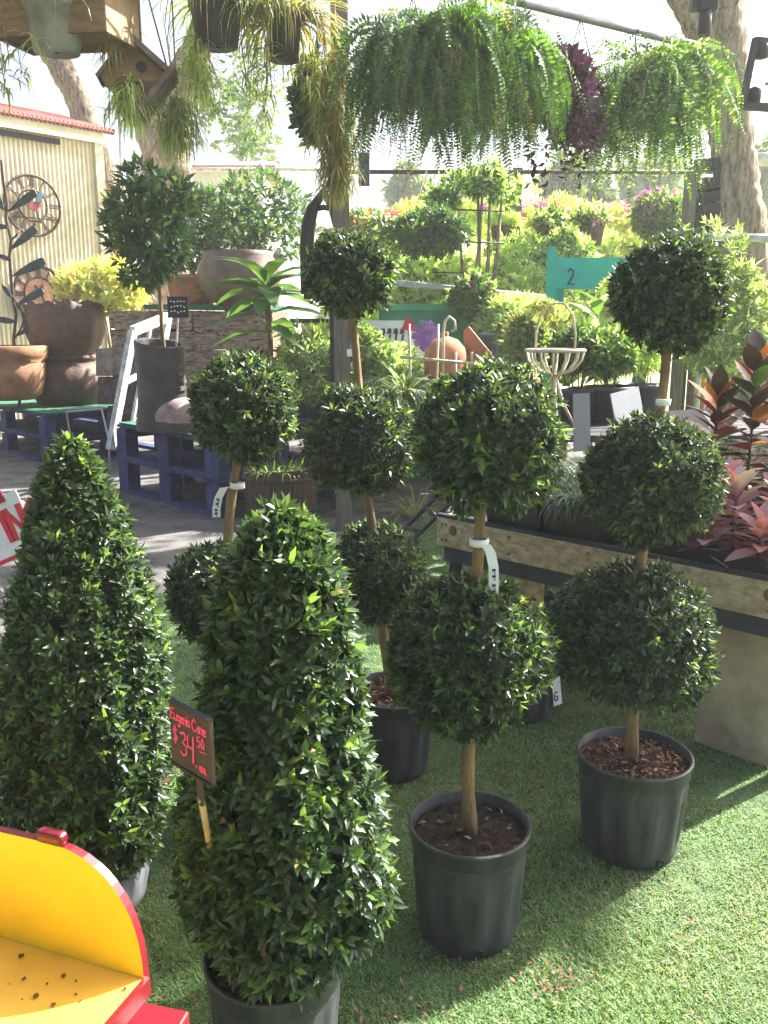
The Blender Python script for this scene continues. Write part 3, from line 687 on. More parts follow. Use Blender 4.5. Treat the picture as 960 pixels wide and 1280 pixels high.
for (s, t, h, nl, L, lab) in ((1.04, .30, .24, 26, .13, 'dusty pink plant behind the front row of the long black tray'), (1.22, .33, .27, 28, .14, 'tall dusty pink plant at the back of the long black tray, below the red croton'), (.95, .20, .16, 18, .14, 'pink-leaved plant nearest the right topiary, with dusky plum leaves hanging over the tray edge'),
                      (1.12, .22, .22, 26, .15, 'pink and silver-leaved plant standing tallest in the long black tray'),
                      (1.29, .20, .20, 26, .15, 'salmon pink plant at the right end of the long black tray'),
                      (1.08, .09, .10, 18, .12, 'low silvery pink plant at the front edge of the long black tray'),
                      (1.25, .10, .12, 18, .12, 'small salmon plant at the front right of the long black tray')):
    root = thing('pink_plant', B(s, t, zt+.002), lab, 'plant', 'pink-leaved plants in the long tray')
    mm = [[M_pinkl, M_silver, M_plum, M_pinkb], [M_silver, M_pinkl, M_plum], [M_plum, M_silver, M_plum], [M_silver, M_pinkb, M_pinkl, M_plum], [M_pinkb, M_pinkb, M_silver, M_pinkl], [M_silver, M_plum, M_pinkl], [M_pinkb, M_plum, M_pinkl]][i]
    leafy(root, B(s, t, zt+.002), h, nl, mm, .48, .30, L*1.1, 40+i, p0=1.3, p1=-.1, stem_m=M_plum); i += 1
def round_pot(root, c, r, h, m=M_pot, soil=True):
    c = Vector(c)
    p = MB().lathe([(.01, .001), (r*.76, .001), (r*.97, h*.86), (r*1.0, h*.87), (r*1.03, h*.88), (r*1.03, h), (r*.95, h), (r*.92, h*.8)], c, 28).build('pot', m, root)
    if soil: MB().lathe([(.001, h*.9), (r*.5, h*.905), (r*.955, h*.89)], c, 20).build('soil', M_soil, root)
    return p
i = 0
for (s, t, h, nl, mm, L, lean, lab) in (
     (.84, .66, .38, 44, [M_darkl, M_darkl, M_leafd, M_darkl, M_orange, M_leafd, M_redl], .19, (0, 0), 'croton with dark and rusty orange leaves, leftmost on the bench'),
     (.96, .70, .50, 46, [M_orange, M_leafd, M_darkl, M_broad, M_darkl, M_redl, M_darkl, M_leafd], .20, (0, 0), 'croton with a bright orange leaf and a red leaf, above the pink plants'),
     (1.12, .60, .46, 46, [M_redl, M_darkl, M_leafd, M_darkl, M_orange, M_leafd], .20, (.02, 0), 'dark red croton at the right edge of the bench'),
     (1.14, .86, .64, 44, [M_orange, M_darkl, M_plum, M_leafd], .22, (0, 0), 'tallest croton with bronze leaves, at the right edge behind the others')):
    root = thing('croton_plant', B(s, t, .676), lab, 'plant', 'crotons on the bench')
    round_pot(root, B(s, t, .676), .10, .17)
    leafy(root, B(s, t, .82), h, nl, mm, .42, .18, L, 60+i, p0=1.2, p1=.1, lean=lean); i += 1
def plate(px, py, Y, w, h, yaw, tilt, label, m=M_tagw, base=None, pts=None, th=.006):
    c = P(px, py, Y); ux = Vector((math.cos(yaw), math.sin(yaw), 0)); uy = Vector((-math.sin(yaw)*tilt, math.cos(yaw)*tilt, 1)).normalized()
    mb = MB().prism(pts or [(-w/2, -h/2), (w/2, -h/2), (w/2, h/2), (-w/2, h/2)], c, ux, uy, th)
    return solo(mb, 'white_plate', m, label, 'plate', c-uy*h/2, 'pale plates leaning among the grass trays')
plate(727, 528, 3.6, .085, .24, .45, .1, 'narrow bluish white plate standing upright in the grass trays', mat('bluish plate', (.20, .22, .26), .5, .06, 6))
plate(782, 497, 4.0, .17, .26, .5, .35, 'leaning white plate with a sloping top edge behind the grass trays', mat('pale plate', (.30, .31, .34), .5, .08, 6), pts=[(-.09, -.17), (.09, -.17), (.09, .05), (-.09, .02)])
plate(852, 530, 3.5, .16, .3, -.3, .5, 'pale plate half hidden behind the middle ball of the right topiary', mat('pinkish plate', (.66, .56, .54), .5, .08, 6), pts=[(-.1, -.2), (.11, -.2), (.10, .07), (-.09, .05)])

# ================================================================== GENERIC PLANTS
def bush(name, c, r3, label, cat, seed, n=300, nl=6, L=.05, Wd=.02, mats=(M_mid,), young=0, group=None, ground=0.0, base=None, stems=5, stem_m=M_bark, amp=.22, freq=2.6, inner=.4, potr=0, poth=.2, potm=M_pot, T=T4, extra=None):
    g = np.random.default_rng(seed); c = Vector(c)
    b = Vector(base) if base is not None else Vector((c.x, c.y, ground+.006))
    root = thing(name, b, label, cat, group)
    z0 = b
    if potr: round_pot(root, b, potr, poth, potm); z0 = b+Vector((0, 0, poth*.85))
    st = ball_leaves(c, r3, n, nl, L, Wd, g, amp=amp, freq=freq, young=young, inner=inner, up=.4)
    leaf_obj('foliage', st, list(mats), root, T=T)
    sb = MB()
    for k in range(stems):
        a = g.uniform(0, 6.28); q = c+Vector((math.cos(a)*r3[0]*.55, math.sin(a)*r3[1]*.55, r3[2]*g.uniform(.0, .6)))
        s = z0+Vector((math.cos(a)*.02, math.sin(a)*.02, -.01)); m = s.lerp(q, .5)+Vector((0, 0, .05*(q-s).length))
        sb.tube([s, m, q], [max(.004, r3[0]*.035), max(.003, r3[0]*.025), .002], 5)
    sb.build('stem', stem_m, root)
    if extra: extra(root, c, r3, g)
    return root
def flowers(m, n, size):
    def f(root, c, r3, g):
        d = rand_dirs(n, g); d[:, 2] = np.abs(d[:, 2])*.9+.1; pos = np.array(c)+d*np.array(r3)*g.uniform(.95, 1.08, n)[:, None]
        p, a, u, l, w = rosettes(pos, d, 5, size, size*.7, g, inc=(.8, 1.3)); leaf_obj('blossom', [(p, a, u, l, w, 0)], [m], root, T=T2)
    return f
def pxb(px, py, Y, rx, ry, depth=1.0):
    c = P(px, py, Y); m = MPP(c); return c, (rx*m, rx*m*depth, ry*m)
def tuft(name, base, label, cat, seed, n, L, arch, Wd, mats, group=None, spread=.04, potr=0, up0=.93, poth=.18, root=None, part='foliage'):
    g = np.random.default_rng(seed); base = Vector(base)
    if root is None: root = thing(name, base, label, cat, group)
    b = base
    if potr: round_pot(root, base, potr, poth); b = base+Vector((0, 0, poth*.9))
    a = g.uniform(0, 6.28, n); q = spread*np.sqrt(g.uniform(0, 1, n))
    bs = np.stack([b.x+q*np.cos(a), b.y+q*np.sin(a), np.full(n, b.z)], 1)
    a2 = a+g.normal(size=n)*.5
    blade_obj(part, bs, np.stack([np.cos(a2), np.sin(a2), 0*a2], 1), g.uniform(L[0], L[1], n), g.uniform(arch[0], arch[1], n), Wd, list(mats), root, g, up0=g.uniform(up0-.35, min(1, up0+.06), n), mi=g.integers(0, len(mats), n))
    return root

# ================================================================== LEFT BACKGROUND
# blue pallets
def pallet_stack(C, e1, e2, Ln, Dp, lv, hgt, label):
    """C front corner on the ground, e1 along the front, e2 to the back"""
    e1 = Vector(e1).normalized(); e2 = Vector(e2).normalized(); rot = Matrix((e1, e2, UP)).transposed()
    for k in range(lv):
        z0 = C.z+k*(hgt+.004)
        root = thing('pallet', Vector((C.x, C.y, z0)), label[k], 'pallet', 'stacked blue pallets')
        bl = hgt-.03-.03-.03
        for i in range(3):
            MB().box(C+e1*(Ln/2)+e2*(.06+i*(Dp-.12)/2)+UP*(z0-C.z+.015), (Ln, .12, .03), rot).build('bottom_board', M_pblue, root)
        for i in range(3):
            for j in range(3):
                MB().box(C+e1*(.085+i*(Ln-.17)/2)+e2*(.06+j*(Dp-.12)/2)+UP*(z0-C.z+.03+bl/2), (.17, .118, bl-.002), rot).build('block', M_pblue, root)
        for i in range(3):
            MB().box(C+e1*(.085+i*(Ln-.17)/2)+e2*(Dp/2)+UP*(z0-C.z+.03+bl+.013), (.16, Dp, .026), rot).build('stringer_board', M_pblue, root)
        n = 8
        for i in range(n):
            w = Dp/n
            MB().box(C+e1*(Ln/2)+e2*(w*(i+.5))+UP*(z0-C.z+hgt-.014), (Ln+.01, w*.84, .026), rot).build('deck_board', M_pblue, root)
    zt = C.z+lv*(hgt+.004)
    mb = MB().box(C+e1*(Ln/2)+e2*(Dp/2)+UP*(zt-C.z+.007), (Ln*.985, Dp*.97, .012), rot)
    solo(mb, 'turf_mat', M_turfg, label[lv], 'mat', C+e1*(Ln/2)+e2*(Dp/2)+UP*(zt-C.z))
    return zt+.013
E1, E2 = (.69, -.725, 0), (.725, .69, 0)
A = G(150, 614); A.z = .006
ZP = pallet_stack(A, E1, E2, 1.62, 1.25, 2, .30, ['blue pallet on the concrete, under the pallet that carries the boot planter', 'upper blue pallet carrying the boot planter', 'green turf mat under the boot planter'])
c0 = G(60, 580); c0.z = .006
ZL = pallet_stack(c0-Vector(E1)*2.4, E1, E2, 2.4, 1.5, 2, .26, ['lower blue pallet at the left edge, under the urn pallet', 'upper blue pallet carrying the brown urns', 'green turf mat under the brown urns and the terracotta pot'])

# urns
def vessel(name, px, py, Y, rpx, hpx, prof, m, label, cat='pot', z=None, n=40, mod=None, group=None, hollow=True):
    """prof: (radius factor, height factor) outside profile, base at the given pixel"""
    b = P(px, py, Y)
    if z is not None: b = G(px, py, z)
    s = MPP(b); r, h = rpx*s, hpx*s
    root = thing(name, b, label, cat, group)
    pr = [(.01, .001)]+[(r*a, h*q) for a, q in prof]
    if hollow: pr += [(r*prof[-1][0]*.86, h*prof[-1][1]*.995), (r*prof[-1][0]*.80, h*prof[-1][1]*.6), (.01, h*prof[-1][1]*.55)]
    MB().lathe(pr, b, n, mod=mod).build('body', m, root)
    return root, b, r, h
lob = lambda a, z: 1+.025*math.cos(12*a)
u1, ub, ur, uh = vessel('urn', 89, 509, 10.6, 48, 60, [(.55, 0), (.78, .08), (.96, .35), (.98, .55), (.86, .82), (.66, .95), (.70, 1.0)], M_urn, 'lower round brown urn carrying the scalloped urn', n=48, mod=lambda a, z: 1+.012*math.cos(14*a))
up_ = ub+Vector((0, 0, uh*1.003))
root = thing('urn', up_, 'upper brown urn with a scalloped rim, stacked on a round urn', 'pot', 'brown stoneware urns'); u1['group'] = 'brown stoneware urns'
b = MB(); n = 72; prof = [(.02, 0), (.62, .0), (.66, .06), (.86, .25), (.99, .52), (1.0, .72), (.94, .86), (.99, .98), (.90, .965), (.84, .6), (.02, .5)]
vs, fs = [], []; hh = 68*MPP(up_)
for k, (rf, zf) in enumerate(prof):
    for j in range(n):
        a = 2*math.pi*j/n; sc = .035*math.cos(12*a)*hh if zf > .9 else 0
        q = ur*rf*(1+(.02*math.cos(12*a) if zf > .2 else 0)); vs.append((up_.x+q*math.cos(a), up_.y+q*math.sin(a), up_.z+hh*zf+sc))
for k in range(len(prof)-1):
    for j in range(n): fs.append((k*n+j, k*n+(j+1) % n, (k+1)*n+(j+1) % n, (k+1)*n+j))
b.add(vs, fs, 0, True); b.build('body', M_urn, root)
rb = MB(); rb.lathe([(ur*.68, .0), (ur*.74, .015), (ur*.74, .05), (ur*.68, .07)], up_-Vector((0, 0, .02)), 40); rb.build('neck_ring', M_urn, root)
vessel('terracotta_pot', 14, 499, 9.95, 47, 66, [(.62, 0), (.80, .12), (.90, .4), (.93, .68), (.88, .70), (1.0, .78), (1.03, .98), (.98, 1.0)], mat('brown terracotta', (.30, .15, .075), .8, .25, 6, bump=.15), 'wide terracotta pot at the left edge, beside the urns', group='terracotta pots')
# wedge of clay tile between the pots, stone trough and blocks behind the boot
c = P(38, 464, 10.0); solo(MB().prism([(-.16, -.05), (.13, -.07), (.15, .14)], c, (1, .1, 0), (0, .2, 1), .05), 'clay_tile', mat('pale clay', (.55, .30, .17), .85, .2, 8), 'pale wedge-shaped clay tile leaning between the left pot and the urn', 'tile', c-Vector((0, 0, .07)))
tr = P(156, 452, 9.6); mb = MB().box(tr, (.50, .4, .26), Matrix.Rotation(-.5, 3, 'Z'), jit=.03, rng=random); solo(mb, 'stone_block', M_stone, 'grey rough stone block between the urns and the boot planter', 'stone', tr-Vector((0, 0, .13)), 'rough stones stacked by the urns')
for (dx, dz, lab) in ((-.02, -.30, 'dark stone with a hollow, under the grey rough block'), (.06, -.58, 'lowest dark stone of the pile beside the urns')):
    q = tr+Vector((dx, .02, dz)); mb = MB().box(q, (.46, .36, .26), Matrix.Rotation(-.35+dx, 3, 'Z'), jit=.035, rng=random); solo(mb, 'stone_block', mat('dark stone', (.10, .075, .065), .95, .4, 9, bump=.7), lab, 'stone', q-Vector((0, 0, .13)), 'rough stones stacked by the urns')

# boot planter with a ficus standard
def boot():
    b = G(205, 537, ZP); s = MPP(b)
    root = thing('boot_planter', b, 'big dark boot-shaped planter with a paler pinkish toe', 'planter')
    W_ = 31*s; Hh = 107*s; d = Vector((.93, -.37, 0)); sd_ = UP.cross(d)
    secs = [(.0, .0, 1.15, .78), (.0, .0, 1.18, .80), (.14, .05, 1.2, .80), (.24, .04, 1.12, .80), (.36, -.06, .98, .82), (.50, -.14, .92, .84), (.75, -.16, .94, .88), (1.0, -.12, 1.02, .95)]
    # heel/shaft: stacked ellipses; toe: separate lobe swept forward
    vs, fs = [], []; n = 32
    zz = [0, .02, .14, .24, .36, .5, .75, .985, 1.0, 1.0, .985, .6]
    ra = [1.0, 1.05, 1.05, 1.02, .98, .96, .98, 1.02, 1.0, .88, .85, .80]
    for z, r_ in zip(zz, ra):
        for j in range(n):
            a = 2*math.pi*j/n; p = b+d*(r_*W_*math.cos(a)*1.0)+sd_*(r_*W_*.92*math.sin(a))+UP*(z*Hh+(.05*Hh*math.cos(a+.4) if z > .9 else 0)*-1)
            vs.append(p)
    for k in range(len(zz)-1):
        for j in range(n): fs.append((k*n+j, k*n+(j+1) % n, (k+1)*n+(j+1) % n, (k+1)*n+j))
    MB().add(vs, fs, 0, True).build('shaft', M_boot, root)
    vs, fs = [], []; m_ = 14
    for i in range(m_+1):
        t = i/m_; x = W_*(.1+1.75*t); top = Hh*(.44*(1-t**1.5)+.30*t**.6*(1-t**6)) if t < 1 else .04*Hh
        top = max(.06*Hh, Hh*(.46-.14*t)*math.sqrt(max(0, 1-(t)**5))); wd = W_*.93*math.sqrt(max(.02, 1-t**4))
        for j in range(17):
            a = math.pi*j/16; vs.append(b+d*x+sd_*(wd*math.cos(a))+UP*(.11*Hh+(top-.11*Hh)*math.sin(a)**.8))
    for i in range(m_):
        for j in range(16): fs.append((i*17+j, i*17+j+1, (i+1)*17+j+1, (i+1)*17+j))
    MB().add(vs, fs, 0, True).build('toe', M_toe, root)
    so = MB(); pts = [(-W_*1.08*math.cos(a), W_*1.0*math.sin(a)) for a in [math.pi*(k/12-.5) for k in range(13)]]
    pts += [(W_*(.1+1.82*math.sin(math.pi*k/12)), -W_*.99*math.cos(math.pi*k/12)*-1) for k in range(0)]
    pts = [(W_*1.09*math.cos(a) if math.cos(a) < 0 else W_*1.95*math.cos(a), W_*1.02*math.sin(a)) for a in [2*math.pi*k/36 for k in range(36)]]
    so.prism(pts, b+UP*(.06*Hh), d, sd_, .12*Hh); so.build('sole', M_boot, root)
    for k in range(4):
        p = b+d*(W_*(1.0-.02*k))+UP*(Hh*(.48+.085*k)); MB().bar(p-sd_*W_*.25, p+sd_*W_*.25, .02, .025).build('lace', mat('boot lace', (.13, .10, .09), .8, .3, 10), root)
    MB().lathe([(.001, Hh*.80), (W_*.78, Hh*.79)], b, 20).build('soil', M_soil, root)
    return b, Hh
bb, bh = boot()
tb = bb+Vector((.03, 0, bh*.8)); fc, fr = pxb(192, 285, bb.y, 48, 64)
root = bush('ficus_tree', fc, fr, 'small round-headed ficus tree on a thin bare trunk growing in the boot planter', 'tree', 21, n=330, nl=6, L=.105, Wd=.040, inner=.15, mats=(M_ficus, M_mid), young=.08, base=tb, stems=0, amp=.26, freq=2.2)
trunk_part(root, [tb-Vector((0, 0, .03)), P(202, 400, bb.y), fc+Vector((0, 0, fr[2]*.3))], .020, .010)
s0 = bb+Vector((.12, -.02, bh*.8))
root = thing('plant_sign', s0, 'small dark chalkboard sign with white writing on a stick in the boot planter', 'sign')
q = P(223, 384, s0.y); MB().tube([s0-Vector((0, 0, .1)), q], .010, 6).build('stick', M_wwood, root)
bd = MB().box(q+Vector((0, -.012, .0)), (.165, .015, .165)).build('board', M_sdark, root); w_ = MB()
for k in range(3):
    for j in range(5):
        w_.bar(q+Vector((-.06+j*.026, -.021, .045-k*.04)), q+Vector((-.06+j*.026+.014, -.021, .045-k*.04+random.uniform(-.012, .012))), .008, .002, up=(0, 1, 0))
w_.build('chalk_marks', M_chalkw, bd)

# leaning window frame
def window_frame():
    root = thing('window_frame', P(138, 560, 7.75)*1.0, 'weathered white wooden window frame leaning beside the boot planter', 'frame')
    tl, tr_, bl = P(166, 414, 8.0), P(210, 396, 8.55), P(138, 562, 7.72); br_ = tr_+(bl-tl)
    nn = (tr_-tl).cross(bl-tl).normalized()
    for (a, b, w) in ((tl, bl, .085), (tl, tr_, .085), (tr_, br_, .085)): MB().bar(a, b, w, .05, up=nn).build('rail', M_wwood, root)
    for f in (.44, .87):
        a, b = tl.lerp(bl, f), tr_.lerp(br_, f); MB().bar(a+(b-a)*.08, b-(b-a)*.08, .045, .035, up=nn).build('muntin', M_wwood, root)
    a, b = tl.lerp(tr_, .5), bl.lerp(br_, .5); MB().bar(a, a.lerp(b, .85), .03, .03, up=nn).build('muntin', M_wwood, root)
window_frame()
root = thing('wire_stand', P(104, 545, 9.0), 'thin grey wire easel stand in front of the urn pallet', 'stand'); pts = [P(88, 545, 9.0), P(83, 515, 9.1), P(127, 511, 9.1), P(135, 545, 9.0)]
MB().tube([Vector((pts[0].x, pts[0].y, .01)), pts[0], pts[1], pts[2], pts[3], Vector((pts[3].x, pts[3].y, .01))], .011, 6).build('wire', mat('grey wire', (.45, .45, .48), .5, .1, 10), root)

# timber ledge with green turf on top, pots on it
TY = 9.9
def timber_ledge():
    a, b = P(137, 400, TY), P(340, 402, TY-.5); d = (b-a).normalized(); dz = 23*MPP(a)
    root = thing('timber_ledge', Vector((a.x, a.y, .006)), 'stacked old timbers behind the boot planter', 'ledge'); e = Vector((-d.y, d.x, 0)).normalized(); rot = Matrix((d, e, d.cross(e))).transposed()
    Lx = (b-a).length
    for k in range(6):
        z = -k*dz*1.02
        for (f0, f1) in ((0, .52), (.525, 1.0)) if k % 2 == 0 else ((0, .33), (.335, 1.0)):
            g = MB(); n = 10; vs, fs = [], []
            for i in range(n+1):
                t = f0+(f1-f0)*i/n; c = a+d*(Lx*t)+UP*z
                for (y_, z_) in ((-.0, -.5), (-.0, 0), (0, .5), (.5, .5), (.5, -.5)):
                    vs.append(c+e*(y_*.9+random.uniform(-.03, .03))+UP*(z_*dz*.98+random.uniform(-.016, .016)))
            for i in range(n):
                for j in range(5): fs.append((i*5+j, i*5+(j+1) % 5, (i+1)*5+(j+1) % 5, (i+1)*5+j))
            fs += [(4, 3, 2, 1, 0), tuple(n*5+j for j in range(5))]
            g.add(vs, fs).build('timber', M_tie, root)
    c = a+d*(Lx*.6)+e*.25+UP*(dz*.5+.045); mb = MB().box(c, (Lx*.74, .56, .05), rot); solo(mb, 'turf_mat', M_turfg, 'bright green turf strip lying on top of the timber ledge', 'mat', c-UP*.025)
    return a, d, e, dz
ta, td, te, tdz = timber_ledge(); ZT = ta.z+tdz*.5+.075
ZT0 = ta.z+tdz*.5
vessel('terracotta_pot', 243, 384, TY, 34, 38, [(.6, 0), (.85, .3), (.95, .8), (1.02, .82), (1.02, 1.0)], M_terra, 'orange terracotta pot on the turf strip behind the ficus trunk', group='terracotta pots')
vessel('egg_pot', 300, 384, TY-.35, 52, 66, [(.45, 0), (.80, .2), (1.0, .5), (.96, .75), (.82, .93), (.84, 1.0)], mat('brown glazed pot', (.17, .11, .08), .5, .25, 6), 'large rounded brown pot behind the broad-leaved plant')
root, b, r, h = vessel('concrete_planter', 316, 343, 10.7, 40, 26, [(.75, 0), (.95, .8), (1.05, .82), (1.05, 1.0)], mat('grey planter concrete', (.36, .36, .33), .9, .2, 8, bump=.2), 'grey concrete planter holding the leafy bush above the brown pot')
# its support
sp = MB().box(b-Vector((0, 0, (b.z)/2+.004)), (.6, .6, b.z-.016)); solo(sp, 'stone_plinth', M_stone, 'tall rough stone plinth under the grey concrete planter', 'plinth', Vector((b.x, b.y, .006)))
c, r3 = pxb(315, 272, 10.7, 62, 42, .9); bush('leafy_bush', c, r3, 'dense green bush growing in the grey concrete planter', 'plant', 22, n=330, nl=6, L=.11, Wd=.040, mats=(M_ficus, M_mid), young=.4, inner=.2, amp=.32, base=b+Vector((0, 0, h*.5)))
c, r3 = pxb(248, 290, 10.3, 30, 58, .9); bush('leafy_bush', c, r3, 'brighter loose shrub between the ficus and the planter bush', 'plant', 23, n=190, nl=6, L=.09, Wd=.03, mats=(M_ficus, M_mid), young=.45, base=Vector((c.x, c.y+.55, .006)), amp=.3)
c, r3 = pxb(130, 358, 10.9, 48, 27, .8); bush('yellow_bush', c, r3, 'yellow-leaved shrub behind the scalloped urn', 'plant', 24, n=240, nl=6, L=.16, Wd=.055, mats=(M_yellow, M_lime), young=.3, base=Vector((c.x, 11.4, .006)), amp=.25)
c, r3 = pxb(100, 385, 10.62, 30, 8, 1); bush('succulent_clump', c, r3, 'dusty pink succulent filling the scalloped urn', 'plant', 25, n=90, nl=5, L=.07, Wd=.04, mats=(mat('dusty pink succulent', (.36, .22, .20), .7, .3, 20),), base=up_+Vector((0, 0, .2)), stems=3)

# broad-leaved corn plant in the barrel
def barrel():
    b = G(352, 647); b.z = .006; s = MPP(b); r, h = 46*s, 64*s
    root = thing('barrel_planter', b, 'dark brown half-barrel planter on the concrete', 'planter')
    n = 22
    for k in range(n):
        g = MB(); a0, a1 = 2*math.pi*k/n+.008, 2*math.pi*(k+1)/n-.008; vs = []
        for (q, z) in ((.88, 0), (.97, .35), (1.0, .7), (1.0, 1.0)):
            for a in (a0, a1): vs.append(b+Vector((math.cos(a)*r*q, math.sin(a)*r*q, z*h)))
            for a in (a1, a0): vs.append(b+Vector((math.cos(a)*r*(q-.08), math.sin(a)*r*(q-.08), z*h)))
        fs = [(0, 3, 2, 1), (12, 13, 14, 15)]
        for i in range(3):
            for j in range(4): fs.append((i*4+j, i*4+(j+1) % 4, (i+1)*4+(j+1) % 4, (i+1)*4+j))
        g.add(vs, fs); g.build('stave', M_barrel, root)
    for z, q in ((.2, .945), (.82, 1.005)):
        MB().lathe([(r*q, h*(z-.04)), (r*(q+.012), h*(z-.04)), (r*(q+.022), h*(z+.04)), (r*q, h*(z+.04))], b, 44).build('hoop', M_iron, root)
    MB().lathe([(.001, h*.93), (r*.9, h*.9)], b, 24).build('soil', M_soil, root)
    return b, r, h
kb, kr, kh = barrel()
tuft('weeds', kb+Vector((0, -.05, kh*.92)), 'short weedy grass growing in the half-barrel', 'grass', 31, 160, (.10, .24), (.8, 2.2), .012, (M_mid, M_pale), spread=kr*.8)
dz0 = Vector((P(335, 450, 6.9).x, 7.15, .006)); root = thing('corn_plant', dz0, 'broad-leaved corn plant with long drooping green leaves', 'plant')
top = P(333, 348, 7.15); round_pot(root, dz0, .18, .30); trunk_part(root, [dz0+Vector((0, 0, .26)), P(338, 440, 7.15), P(335, 380, 7.15), top-Vector((0, 0, .1))], .028, .02, 'stem')
for k in range(24):
    t = (k % 12)/11; q = P(335+random.uniform(-3, 3), 425-70*t, 7.15) if k < 12 else P(333, 372-20*t, 7.15)
    put_leaf(root, M_broad, .38 if k >= 12 else .42, .95 if k < 12 else .75, q, k*2.39+.5, (.5+.3*t if k < 12 else .35+.65*t)+random.uniform(-.12, .12), random.uniform(.36, .54), random.uniform(-.2, .2))

# ------------------------------------------------------------------ shed with clocks
SA, SB = P(-190, 300, 10.55), P(131, 300, 13.0)
def shed():
    d = Vector((SB.x-SA.x, SB.y-SA.y, 0)); Lx = d.length; d.normalize(); nn = Vector((d.y, -d.x, 0))
    a = Vector((SA.x, SA.y, 0)); ze = P(128, 170, 13.0).z
    root = thing('garden_shed', Vector((SB.x, SB.y, .006)), 'cream corrugated metal shed with a red roof edge', 'shed')
    nr = 52; vs, fs = [], []; k = nr*8
    for i in range(k+1):
        s = Lx*i/k; off = .011*math.cos(2*math.pi*i/8); p = a+d*s+nn*off
        vs += [p+UP*.006, p+UP*ze]
    for i in range(k): fs.append((2*i, 2*i+2, 2*i+3, 2*i+1))
    MB().add(vs, fs, 0, True).build('front_wall', M_shed, root)
    e = -nn; MB().box(a+d*Lx+e*1.5+UP*(ze/2+.01)+d*.0, (.05, 3.0, ze-.02), Matrix((d, e, UP)).transposed()).build('side_wall', M_shed, root)
    MB().box(a+d*(Lx-.02)+nn*.028+UP*(ze/2), (.13, .03, ze-.02), Matrix((d, e, UP)).transposed()).build('corner_trim', M_shed, root)
    MB().box(a+d*(Lx/2)+nn*.045+UP*(ze-.02), (Lx+.1, .04, .17), Matrix((d, e, UP)).transposed()).build('fascia', M_shed, root)
    MB().box(a+d*(Lx/2-.25)+nn*.025+UP*(ze-.17), (Lx-.7, .03, .07), Matrix((d, e, UP)).transposed()).build('vent_gap', M_black, root)
    g = MB(); k = 60; vs, fs = [], []
    for i in range(k*4+1):
        s = -.2+(Lx+.42)*i/(k*4); w = .02*math.cos(2*math.pi*i/4)
        vs += [a+d*s+nn*.09+UP*(ze+.085+w), a+d*s+e*1.55+UP*(ze+.55+w), a+d*s+e*1.55+UP*(ze+.50+w), a+d*s+nn*.09+UP*(ze+.045+w)]
    for i in range(k*4):
        for j in range(4): fs.append((4*i+j, 4*i+4+j, 4*i+4+(j+1) % 4, 4*i+(j+1) % 4))
    g.add(vs, fs, 0, True).build('roof', M_shroof, root)
    return d, nn
sdx, snn = shed()
ROM = ['I', 'II', 'III', 'IV', 'V', 'VI', 'VII', 'VIII', 'IX', 'X', 'XI', 'XII']
